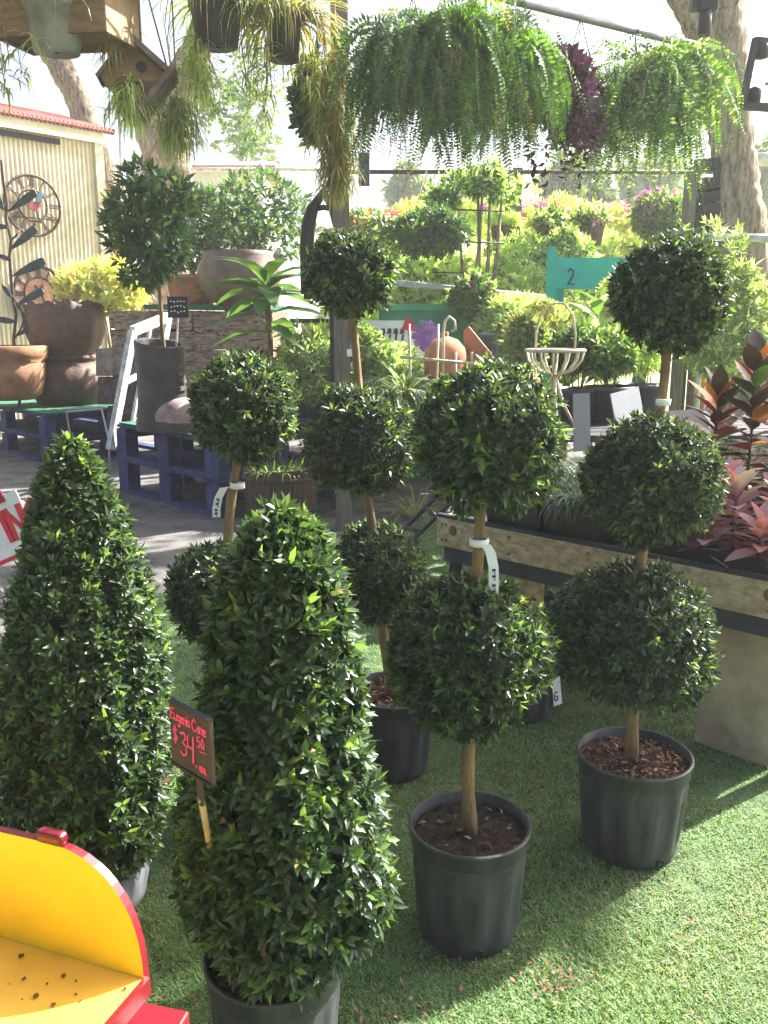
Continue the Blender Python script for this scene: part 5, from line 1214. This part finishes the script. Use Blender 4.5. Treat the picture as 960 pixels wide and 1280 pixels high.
# far trees, fences and roofs
def far_tree(px, base_py, Y, rx, ry, cy, label, seed, mats=(M_far, M_far), trunk_w=.12, n=260, dens=.4):
    c, r3 = pxb(px, cy, Y, rx, ry, .9); b = Vector((c.x, Y, .006)); root = thing('far_tree', b, label, 'tree', 'pale trees far behind the rows'); g = np.random.default_rng(seed)
    trunk_part(root, [b, c], trunk_w, trunk_w*.5, 'trunk', M_trunk, 7)
    st = []
    for k in range(9):
        d = g.normal(size=3); d /= np.linalg.norm(d); st += ball_leaves(np.array(c)+d*np.array(r3)*.62, np.array(r3)*g.uniform(.32, .5), n//9, 5, .30, .13, g, amp=.3, young=.2, inner=dens)
    leaf_obj('crown', st, list(mats), root)
far_tree(520, 300, 30, 34, 30, 235, 'small pale tree in the far distance right of the post', 201)
far_tree(590, 300, 34, 26, 22, 243, 'tiny pale tree in the far distance behind the young bare-stemmed tree', 202)
far_tree(725, 300, 24, 52, 42, 235, 'pale bluish tree in the far distance behind the pink flowers', 203)
far_tree(820, 300, 28, 50, 44, 240, 'pale tree in the far distance left of the black lattice', 204)
far_tree(300, 300, 26, 54, 80, 150, 'open airy tree in the distance between the leaning trunks and the dry hanging plant', 205, n=150, dens=.0)
far_tree(960, 300, 22, 50, 60, 225, 'pale tree in the far distance right of the big trunk', 206)
root = thing('far_roof', Vector((P(280, 300, 22).x, 23.5, .006)), 'low pinkish roof of a far building seen left of the post', 'building')
a = P(215, 212, 22); b = P(325, 212, 22); zt2 = P(300, 186, 22).z
MB().box(Vector(((a.x+b.x)/2, 23.6, a.z/2)), (b.x-a.x, 3.0, a.z-.02)).build('wall', M_white, root)
MB().add([Vector((a.x-.4, 21.9, a.z)), Vector((b.x+.4, 21.9, a.z)), Vector((b.x+.2, 23.6, zt2)), Vector((a.x-.2, 23.6, zt2)), Vector((b.x+.4, 25.3, a.z)), Vector((a.x-.4, 25.3, a.z))], [(0, 1, 2, 3), (3, 2, 4, 5), (0, 3, 5), (1, 4, 2), (0, 5, 4, 1)]).build('roof', mat('pink grey roof', (.42, .30, .27), .9, .2, 4), root)
MB().bar(Vector((a.x-.4, 21.85, a.z)), Vector((b.x+.4, 21.85, a.z)), .10, .14).build('gutter', mat('pink gutter', (.45, .25, .24), .7, .1, 5), root)
def post_fence(name, pts, zs, label):
    root = thing(name, Vector((pts[0].x, pts[0].y, .006)), label, 'fence')
    for p in pts: MB().tube([Vector((p.x, p.y, .007)), Vector((p.x, p.y, zs[-1]+.1))], .05, 6).build('post', M_wwood, root)
    for z in zs:
        for p, q in zip(pts, pts[1:]): MB().tube([Vector((p.x, p.y, z)), Vector((q.x, q.y, z))], .035, 6).build('rail', M_wwood, root)
z1 = P(200, 212, 16).z; post_fence('pipe_fence', [P(x, 300, 16) for x in (120, 153, 190, 240, 330, 420)], (z1-1.0, z1), 'whitish pipe fence behind the shed corner')
q = P(150, 300, 14.2); root = thing('white_pole', Vector((q.x, q.y, .006)), 'thin white pole beside the shed corner', 'pole'); MB().tube([Vector((q.x, q.y, .007)), P(151, 150, 14.2)], .045, 8).build('shaft', M_wwood, root)

# ------------------------------------------------------------------ big trees
def limb_tree(name, label, limbs, cat='tree'):
    b = limbs[0][0][0]; root = thing(name, Vector((b.x, b.y, .004)), label, cat)
    for pts, rad in limbs:
        out, rr = [], []
        for i in range(len(pts)-1):
            for k in range(14): t = k/14; out.append(pts[i].lerp(pts[i+1], t)+Vector((.03*math.sin(9*t+i), .03*math.cos(7*t+i), 0))*rad[i]*2); rr.append((rad[i]*(1-t)+rad[i+1]*t)*(1+.05*math.sin(i*6+k*2.3)))
        out.append(pts[-1]); rr.append(rad[-1]); MB().tube(out, rr, 40, rough=.014).build('trunk' if (pts, rad) == limbs[0] else 'branch', M_trunk, root)
    return root
def gz(px, py, Y, z=.0): p = P(px, py, Y); return Vector((p.x, Y, z))
def crown(root, centres, leaf, L, n, seed, mats=(M_oak, M_mid)):
    g = np.random.default_rng(seed); st = []
    for (c, r) in centres: st += ball_leaves(c, (r, r, r*.6), n, 5, L, L*.42, g, amp=.35, young=.15, inner=.5)
    leaf_obj('crown', st, list(mats), root)
YT = 8.2; m8 = MPP(P(920, 250, YT))
t0 = [gz(955, 300, YT), P(928, 300, YT), P(914, 180, YT), P(905, 60, YT), P(890, -60, YT), P(870, -260, YT)]
oak = limb_tree('oak_tree', 'big oak trunk with rough bark behind the steel rail on the right', [(t0, [.42, 29*m8*1.05, 26*m8, 27*m8, 28*m8, .18]), ([P(898, 90, YT), P(862, 15, YT-.1), P(815, -70, YT-.3), P(740, -220, YT-.4)], [18*m8, 16*m8, 14*m8, .1])])
crown(oak, [((1.2, 9.2, 6.9), 1.5), ((2.4, 8.6, 6.6), 1.4), ((3.6, 9.4, 7.2), 1.6), ((.0, 9.9, 7.3), 1.5), ((-1.2, 10.4, 7.0), 1.3), ((1.8, 10.6, 7.8), 1.5), ((.5, 8.4, 6.4), 1.0), ((4.2, 7.6, 6.5), 1.3), ((6.3, 6.4, 7.0), .44), ((6.82, 6.65, 7.0), .30)], None, .16, 150, 301)
# unseen tree added behind the viewpoint, its crown blocks sky light from the front
st_ = limb_tree('sky_blocker_tree', 'broad tree added unseen behind the viewpoint to block sky light', [([Vector((-3.4, -3.2, 0)), Vector((-3.2, -3.1, 2)), Vector((-2.6, -2.6, 4)), Vector((-1.6, -2.0, 5.4))], [.34, .28, .22, .1]), ([Vector((-3.1, -3.0, 2.6)), Vector((-4.0, -1.0, 4.2)), Vector((-4.2, 1.2, 5.2))], [.18, .13, .06]), ([Vector((-2.8, -2.8, 3.4)), Vector((-.5, -3.2, 4.8)), Vector((2.0, -3.0, 5.4))], [.16, .11, .05])])
crown(st_, [((-2.2, -.6, 5.0), 1.6), ((-.4, -1.4, 5.2), 1.6), ((1.6, -2.2, 5.3), 1.6), ((-4.0, .8, 5.3), 1.6), ((-4.6, 3.2, 5.9), 1.5), ((-3.0, -3.0, 5.4), 1.6), ((-.4, -3.8, 5.2), 1.6), ((3.0, -3.6, 5.6), 1.6), ((-5.6, -1.4, 5.2), 1.6)], None, .15, 230, 305)
YL = 15.0; ml = MPP(P(100, 150, YL))
lo = limb_tree('leaning_tree', 'leaning pale trunk rising behind the shed roof, left of the birdhouse', [([gz(150, 300, YL), P(125, 200, YL), P(92, 110, YL), P(62, 60, YL), P(20, -40, YL), P(-40, -160, YL)], [.35, 17*ml, 16*ml, 15*ml, 13*ml, .1])])
crown(lo, [((-8.5, 14.5, 9.0), 2.0), ((-6.6, 15.2, 9.4), 1.8)], None, .22, 120, 302)
ml = MPP(P(200, 150, YL))
fo = limb_tree('forked_tree', 'forked pale trunk behind the small birdhouse', [([gz(205, 300, YL), P(205, 215, YL), P(212, 150, YL), P(232, 95, YL), P(262, 20, YL), P(290, -80, YL)], [.5, 30*ml, 26*ml, 20*ml, 16*ml, .12]), ([P(203, 200, YL), P(176, 150, YL), P(165, 100, YL), P(150, 20, YL)], [20*ml, 13*ml, 10*ml, .08])])
crown(fo, [((-3.0, 15.5, 9.2), 2.0), ((-4.8, 14.6, 9.6), 1.7)], None, .22, 120, 303)
# a few twigs of foliage against the sky
g = np.random.default_rng(304); st = []
for (x, y, r_) in ((285, 110, 20), (300, 150, 24), (310, 175, 16), (268, 140, 14), (320, 120, 16), (296, 60, 30), (250, 95, 16), (340, 70, 20)):
    c, r3 = pxb(x, y, 14.0, r_, r_); st += ball_leaves(c, r3, 34, 4, .10, .04, g, amp=.6, young=.3, inner=.1)
leaf_obj('hanging_twigs', st, [M_far, M_oak], fo)

# ================================================================== HANGING PLANTS AT THE TOP
ha, hb = P(660, 5, 4.5), P(840, 50, 5.02); hb.z = ha.z; hd = hb-ha
root = thing('hanging_pole', ha-hd*2.0, 'grey pipe across the top carrying the row of hanging ferns', 'pole')
MB().tube([ha-hd*2.0, hb+hd*.2], .021, 10).build('pipe', mat('grey blue pipe', (.22, .22, .27), .5, .15, 10, metal=.3), root)
def pole_at(px):
    k = (px-480)/FPX
    s = (k*(ha.y*CP-(ha.z-H)*SP)-ha.x)/(hd.x-k*hd.y*CP); return ha+hd*s
def fern(px, py, label, seed, n, Lr, mats, top=None, potr=.10, grp='hanging ferns in the row at the top', spread=.72, pin=.055, name='hanging_fern'):
    g = np.random.default_rng(seed); t = pole_at(px) if top is None else Vector(top); c = P(px, py, t.y); c.x = t.x
    root = thing(name, Vector((t.x, t.y, c.z-.16)), label, 'hanging plant', grp)
    MB().lathe([(.01, -.16), (potr*.72, -.16), (potr, -.01), (potr*1.06, -.01), (potr*1.06, .01), (potr*.95, .01), (potr*.9, -.03), (.01, -.035)], c, 24).build('pot', M_pot, root)
    for k in range(3): a = k*2.09+.4; MB().tube([c+Vector((potr*math.cos(a), potr*math.sin(a), 0)), t-UP*.08], .0028, 4).build('hanger', M_iron, root)
    MB().tube([t-UP*.09, t-UP*.0+Vector((0, .024, .0)), t+Vector((0, 0, .027)), t+Vector((0, -.026, .0)), t+Vector((0, -.02, -.03))], .004, 5).build('hook', M_iron, root)
    P_, A_, U_, L_, W_, C_ = [], [], [], [], [], []; ra = MB(); K = 46; org = np.array(c)
    for f in range(n):
        a = g.uniform(0, 6.28); el = g.uniform(-.2, 1.4); L = g.uniform(*Lr); hdv = np.array([math.cos(a), math.sin(a), 0]); arch = g.uniform(1.6, 2.9)+.6*max(0, el-.5)
        p = org+hdv*potr*.5*g.uniform(0, 1); ang = el; fl_ = g.uniform(-1.54, -.95); wob = g.normal()*.05; brown = g.uniform() < .05; pts = [p]; dirs = []
        for i in range(K):
            d = hdv*math.cos(ang)*spread+np.array([0, 0, math.sin(ang)]); d /= np.linalg.norm(d); p = p+d*L/K; pts.append(p); dirs.append(d); ang = max(fl_, ang-arch*1.6/K*(1 if i > 2 else .3)); a += wob; hdv = np.array([math.cos(a), math.sin(a), 0])
        if f % 2 == 0: ra.tube([Vector(pts[i]) for i in (0, 11, 22, 34, 46)], [.0022, .002, .0016, .0012, .0008], 4, cap=False)
        tw = g.uniform(-.8, .8); pf = g.uniform(.7, 1.2)
        for i in range(2, K):
            t_ = i/K; tw += g.normal()*.12; ln = pin*pf*(math.sin(math.pi*min(1, .18+t_*.9))**.7)*g.uniform(.8, 1.15); d = dirs[i-1]; s = np.cross(d, hdv*.6+np.array([0, 0, .5])); s /= max(1e-6, np.linalg.norm(s)); u = np.cross(s, d)
            s2 = s*math.cos(tw)+u*math.sin(tw); u2 = np.cross(s2, d)
            for sg in (-1, 1):
                if g.uniform() < .10: continue
                C_.append(2 if brown or (t_ > .9 and g.uniform() < .12) else int(g.uniform() < .2))
                P_.append(pts[i]+d*(L/K)*.25*sg); A_.append(s2*sg+d*.35-u2*.1); U_.append(u2); L_.append(ln); W_.append(ln*.40)
    ra.build('stems', M_mid, root)['kind'] = 'stuff'
    leaf_obj('fronds', [(np.array(P_), np.array(A_), np.array(U_), np.array(L_), np.array(W_), np.array(C_))], list(mats)+[M_dry], root, T=T2, droop=.15)
    return root, c
FM = (M_fern, M_mid)
FD = (M_fern, M_leafd)
fern(516, 80, 'lush dark hanging fern nearest the wooden post', 401, 165, (.36, .70), (M_ficus, M_fern), pin=.037)
fern(556, 72, 'large bright hanging fern, second from the post', 402, 200, (.40, .86), FM, pin=.039)
fern(608, 72, 'large hanging fern in the middle of the row', 403, 190, (.38, .84), (M_fern, M_ficus), pin=.037)
fern(645, 98, 'hanging fern just left of the purple trailing plant', 404, 140, (.3, .60), FM, pin=.037)
fern(796, 120, 'hanging fern right of the purple trailing plant, with a rim of its pot showing', 405, 180, (.36, .90), (M_fern, M_lime), pin=.038)
fern(832, 106, 'yellowish hanging fern in front of the oak trunk', 406, 210, (.36, .80), (M_fern, M_lime), pin=.038)
t = pole_at(726); c = P(724, 122, t.y); c.x = t.x; root = thing('purple_plant', Vector((t.x, t.y, c.z-.2)), 'purple trailing plant hanging between two ferns', 'hanging plant')
MB().lathe([(.01, -.16), (.09, -.16), (.125, 0), (.13, .01), (.11, .0), (.01, -.03)], c-Vector((0, 0, .03)), 20).build('pot', M_pot, root); g = np.random.default_rng(407)
st = ball_leaves(c+Vector((-.06, 0, .03)), (.15, .15, .20), 300, 6, .050, .028, g, amp=.3, young=0, shaggy=.3)
for k in range(22):
    a = g.uniform(0, 6.28); L = g.uniform(.12, .42); q = np.array(c)+np.array([math.cos(a)*.16-.04, math.sin(a)*.15, 0]); m_ = int(L/.018); z = np.linspace(0, L, m_); pos = q+np.stack([.02*np.sin(z*14+a)-.12*z, .02*np.cos(z*11), -z], 1); d = rand_dirs(m_, g); d[:, 2] = -abs(d[:, 2])*.6; st.append((pos, d, rand_dirs(m_, g), np.full(m_, .05), np.full(m_, .024), 0))
leaf_obj('foliage', st, [M_purple, M_purple], root)
for k in range(3): a = k*2.09+.2; MB().tube([c+Vector((.12*math.cos(a), .12*math.sin(a), 0)), t], .003, 4).build('hanger', M_iron, root)

# second pole just above the picture for the plants at the upper left
pa, pb_ = P(-120, -46, 3.7), P(470, -46, 4.75); pa.z = pb_.z = max(pa.z, pb_.z)
root = thing('hanging_pole', pa, 'grey pipe above the spider plants and birdhouses at the upper left', 'pole'); MB().tube([pa, pb_], .021, 10).build('pipe', MATS['grey blue pipe'], root)
def pole2(px):
    k = (px-480)/FPX; d = pb_-pa; s = (k*(pa.y*CP-(pa.z-H)*SP)-pa.x)/(d.x-k*d.y*CP); return pa+d*s
def spider(px, py, label, seed, n, L, mats, potr=.11, runners=8, rl=(.3, .6), arch=(1.6, 3.0), drop=.0):
    g = np.random.default_rng(seed); t = pole2(px); c = P(px, py, t.y); c.x = t.x
    root = thing('spider_plant', Vector((c.x, c.y, c.z-.19)), label, 'hanging plant', 'spider plants hanging at the upper left')
    MB().lathe([(.01, -.19), (potr*.8, -.19), (potr*.98, -.03), (potr*1.05, -.03), (potr*1.07, 0), (potr*.95, 0), (.01, -.03)], c, 28).build('pot', M_potg if 'grey' in label else M_pot, root)
    for k in range(3): a = k*2.09+.4; MB().tube([c+Vector((potr*math.cos(a), potr*math.sin(a), 0)), t], .003, 4).build('hanger', M_iron, root)
    tuft('x', c-Vector((0, 0, .03)), '', '', seed, n, L, arch, .013, mats, root=root, spread=potr*.7, up0=.9, part='leaves')
    rb_ = MB(); bs = []
    for k in range(runners):
        a = g.uniform(0, 6.28); ln = g.uniform(*rl); u = Vector((math.cos(a), math.sin(a), 0)); p0 = c+u*potr; e = c+u*(potr+.10)-UP*ln
        rb_.tube([p0, c+u*(potr+.09)+UP*.04, c+u*(potr+.12)-UP*ln*.4, e], .0022, 4, cap=False); bs += [tuple(e+Vector(g.normal(size=3)*.012)) for _ in range(14)]
    rb_.build('runners', M_dry, root)['kind'] = 'stuff'; bs = np.array(bs); m_ = len(bs); aa = g.uniform(0, 6.28, m_)
    blade_obj('plantlets', bs, np.stack([np.cos(aa), np.sin(aa), 0*aa], 1), g.uniform(.07, .15, m_), g.uniform(.9, 2.2, m_), .008, list(mats), root, g, up0=g.uniform(-.4, .9, m_))['kind'] = 'stuff'
SM = (M_spider, M_pale)
spider(56, 4, 'dusty grey hanging pot with thin dangling runners at the top left corner', 411, 34, (.16, .34), SM, potr=.118, runners=6, rl=(.18, .4))
spider(266, 2, 'spider plant in a dark hanging pot right of the birdhouses', 412, 130, (.22, .46), SM, potr=.118, runners=14, rl=(.15, .45))
spider(352, 22, 'spider plant with wide arching yellowish leaves left of the ferns', 413, 300, (.26, .52), (M_spider, M_dry), potr=.085, runners=12, rl=(.1, .4))
def moss(px, y0, y1, wpx, label, seed, mats, n=620):
    g = np.random.default_rng(seed); t = pole2(px); a = P(px, y0, t.y); b = P(px, y1, t.y); a.x = b.x = t.x; m = MPP(a); root = thing('moss_plant', b, label, 'hanging plant', 'shaggy moss-like plants hanging at the upper left')
    MB().tube([t, a, b.lerp(a, .4)], .004, 5).build('cord', M_dry, root)
    z = g.uniform(0, 1, n)**.9; w = wpx*m*(.55+.45*np.sin(z*3.0)); bs = np.array(a)+np.stack([g.normal(size=n)*w*.22, g.normal(size=n)*w*.22, -(a.z-b.z)*z], 1); aa = g.uniform(0, 6.28, n)
    blade_obj('leaves', bs, np.stack([np.cos(aa), np.sin(aa), 0*aa], 1), g.uniform(.09, .19, n), g.uniform(.6, 2.0, n), .0075, list(mats), root, g, up0=g.uniform(-.9, .3, n), mi=g.integers(0, len(mats), n))
moss(130, -30, 62, 26, 'straw-coloured strands hanging in front of the large birdhouse box', 414, (M_dry, M_spider), 260)
moss(418, 60, 232, 56, 'long shaggy straw-coloured plant hanging beside the wooden post', 421, (M_dry, M_spider, M_dry, M_pale), 1900)
moss(148, 92, 138, 34, 'yellow-green mossy clump hanging in front of the small birdhouse', 422, (M_lime, M_spider), 420)
moss(210, 120, 175, 50, 'grey-green shaggy air plant hanging right of the small birdhouse', 423, (M_pale, M_spider), 460)
moss(240, 40, 115, 30, 'yellow-green trailing strands below the dark hanging pot', 424, (M_lime, M_spider), 300)
c, r3 = pxb(388, 128, 4.9, 20, 48, 1); root = thing('hanging_vine', c-Vector((0, 0, r3[2])), 'dark green trailing vine between the straw-coloured plant and the spider plant', 'hanging plant')
leaf_obj('foliage', ball_leaves(c, r3, 150, 6, .05, .024, np.random.default_rng(425), amp=.4, young=.2), [M_ficus, M_mid], root); MB().tube([c, Vector((c.x, c.y, pb_.z))], .004, 4).build('cord', M_iron, root)

# birdhouses
def birdhouse(px, py, Y, wpx, tilt, yaw, label):
    c = P(px, py, Y); m = MPP(c); w = wpx*m; rot = Matrix.Rotation(yaw, 3, 'Z') @ Matrix.Rotation(tilt, 3, 'Y')
    ux, uy, dn = rot @ Vector((1, 0, 0)), rot @ Vector((0, 0, 1)), rot @ Vector((0, 1, 0)); root = thing('birdhouse', c-UP*w, label, 'birdhouse', 'wooden birdhouses hanging at the upper left')
    h = w/2; b = MB().prism([(-h, -h), (h, -h), (h, h), (-h, h)], c, ux, uy, w*.9).build('box', M_bird, root)
    f = c-dn*(w*.45+.002)
    MB().prism([(math.cos(2*math.pi*i/20)*w*.12+w*.05, math.sin(2*math.pi*i/20)*w*.12+w*.26) for i in range(20)], f, ux, uy, .006).build('entrance_hole', M_black, b)
    MB().tube([f+uy*-.06*w+ux*.18*w, f+uy*-.06*w+ux*.18*w-dn*.05], .007, 8).build('perch', M_bird, root)
    rd = mat('birdhouse roof', (.16, .12, .12), .85, .3, 8, bump=.2)
    MB().box(c+ux*(h+.016)+uy*.02-dn*.0, (.024, w*1.35, w*1.30), rot).build('roof_plank', rd, root)
    MB().box(c+uy*(h+.016)-ux*.0, (w*1.30, w*1.35, .024), rot).build('roof_plank', rd, root)
    MB().box(c-ux*(h+.010), (.016, w*.98, w*1.1), rot).build('side_plank', rd, root)
    MB().tube([c+(ux+uy)*h*1.15, Vector((c.x, c.y, pb_.z))], .004, 5).build('cord', M_iron, root)
birdhouse(168, 100, 4.2, 54, .70, .18, 'small wooden birdhouse hanging turned on its corner with a round hole')
def big_birdhouse():
    a, b = P(-12, 46, 3.95), P(134, 48, 3.88); c3 = P(178, 57, 4.14); zt = a.z+.75
    root = thing('birdhouse', Vector(((a.x+c3.x)/2, 4.1, a.z)), 'large brown wooden birdhouse box cut off by the top edge', 'birdhouse', 'wooden birdhouses hanging at the upper left')
    z0 = a.z; F = [Vector((a.x, a.y, z0)), Vector((b.x, b.y, z0)), Vector((c3.x, c3.y, z0)), Vector((a.x+c3.x-b.x, a.y+c3.y-b.y, z0))]; hgt = .30
    n = 3
    def wall(p, q, m, nm):
        d = (q-p).normalized(); nn = Vector((d.y, -d.x, 0)); MB().prism([(0, 0), ((q-p).length, 0), ((q-p).length, hgt), (0, hgt)], p-nn*.010, d, UP, .018).build(nm, m, root)
    wall(F[0], F[1], M_bird, 'front_board'); wall(F[1], F[2], M_birdl, 'side_board'); wall(F[2], F[3], M_bird, 'back_board'); wall(F[3], F[0], M_bird, 'side_board')
    ctr = sum(F, Vector())/4; MB().add([f.lerp(ctr, .06)+UP*.012 for f in F], [(3, 2, 1, 0)]).build('floor', M_bird, root)
    e = (F[2]-F[1]); d = (F[1]-F[0]).normalized()
    r1 = [F[1]+d*.10-e*.12+UP*(hgt-.06), F[2]+d*.10+e*.12+UP*(hgt-.06)]; r2 = [(F[0]+F[1])/2-e*.12+UP*(hgt+.22), (F[3]+F[2])/2+e*.12+UP*(hgt+.22)]; r3_ = [F[0]-d*.10-e*.12+UP*(hgt-.06), F[3]-d*.10+e*.12+UP*(hgt-.06)]
    for p in ((r1, r2), (r2, r3_)):
        q = [p[0][0], p[0][1], p[1][1], p[1][0]]; MB().add(q+[v+UP*.025 for v in q], [(3, 2, 1, 0), (4, 5, 6, 7), (0, 1, 5, 4), (1, 2, 6, 5), (2, 3, 7, 6), (3, 0, 4, 7)]).build('roof_plank', MATS['birdhouse roof'], root)
    MB().tube([(r2[0]+r2[1])/2, Vector(((r2[0].x+r2[1].x)/2, (r2[0].y+r2[1].y)/2, pb_.z+.02))], .005, 5).build('cord', M_iron, root)
big_birdhouse()

# ------------------------------------------------------------------ right edge pieces
root = thing('lamp_bracket', P(880, 44, 5.6), 'dark pipe bracket hanging in front of the oak trunk', 'bracket'); t = P(880, 44, 5.6); m = MPP(t)
MB().tube([t, P(882, 10, 5.6)], 8*m, 10).build('pipe', M_black, root)
for k in (-1, 0, 1): MB().box(P(880+k*10, -2, 5.58+.02*abs(k)), (11*m, 12*m, 28*m)).build('bracket_block', M_black, root)
MB().tube([P(880, -10, 5.6), P(880, -70, 5.6)], .012, 6).build('rod', M_black, root)
def sign_frame():
    Y = 5.2; o = P(955, 93, Y); m = MPP(o); root = thing('sign_holder', o-UP*44*m, 'black open rectangular frame hanging at the right edge', 'frame'); ux, uy = Vector((1, .25, 0)).normalized(), Vector((.13, 0, 1)).normalized()
    nn = ux.cross(uy)
    for (p, q, w) in (((-22, -40), (-22, 40), 5), ((-24, 38), (60, 38), 6), ((-24, -38), (60, -38), 9), ((58, -40), (58, 40), 5)): MB().bar(o+ux*p[0]*m+uy*p[1]*m, o+ux*q[0]*m+uy*q[1]*m, w*m, .04, up=nn).build('bar', M_black, root)
    for (x, y) in ((-10, 27), (-8, -24)): MB().lathe([(.001, -10*m), (8*m, -9*m), (9*m, 6*m), (.001, 10*m)], o+ux*x*m+uy*y*m, 14).build('corner_knob', M_black, root)
    for k, y in enumerate((30, 10, -10)): MB().box(o+ux*14*m+uy*y*m, (16*m, .02, 3*m)).build('slat', mat('faded purple', (.30, .12, .28), .6, .1, 8), root)
    MB().tube([o+uy*40*m, o+uy*150*m], .006, 5).build('cord', M_iron, root)
sign_frame()
def lattice():
    Y = 7.0; b = gz(884, 300, Y, .006); root = thing('lattice_panel', b, 'dark slatted gate panel between the grey post and the oak trunk', 'panel')
    a = P(884, 215, Y); m = MPP(P(884, 250, Y))
    for px, w, y0 in ((872, 7, 212), (884, 11, 222), (897, 7, 205)): p = P(px, y0, Y+.03*(px-872)/9); MB().bar(Vector((p.x, p.y, .008)), p, w*m, .05).build('upright', M_black, root)
    for k, y in enumerate((208, 236, 246, 262, 276, 300, 320)): MB().bar(P(868, y, Y-.04), P(900, y-3, Y-.04), (10 if k % 2 else 16)*m, .02, up=(0, 1, 0)).build('slat', M_black, root)
    root = thing('grey_post', gz(863, 300, 6.8, .006), 'grey fence post left of the dark slatted panel', 'post'); p = P(864, 218, 6.8); MB().bar(Vector((p.x, p.y, .007)), p, .075, .075).build('post_shaft', M_post, root)
lattice()
pipe('wooden_rail', P(925, 199, 10.5), P(1010, 200, 10.5), .08, M_wwood, 'pale wooden rail right of the oak trunk', (.9,))

# ------------------------------------------------------------------ sunlit air
def haze():
    x0, x1, y0, y1, z0, z1 = -160, 160, -40, 410, -1.0, 14
    o = MB().box(((x0+x1)/2, (y0+y1)/2, (z0+z1)/2), (x1-x0, y1-y0, z1-z0)).build('haze', [])
    m = bpy.data.materials.new('haze'); m.use_nodes = True; n = m.node_tree.nodes; n.clear()
    v = n.new('ShaderNodeVolumePrincipled'); v.inputs['Color'].default_value = (1, 1, 1, 1); v.inputs['Density'].default_value = .0034; v.inputs['Anisotropy'].default_value = .35
    out = n.new('ShaderNodeOutputMaterial'); m.node_tree.links.new(v.outputs[0], out.inputs['Volume']); o.data.materials.append(m); o['kind'] = 'stuff'
haze()
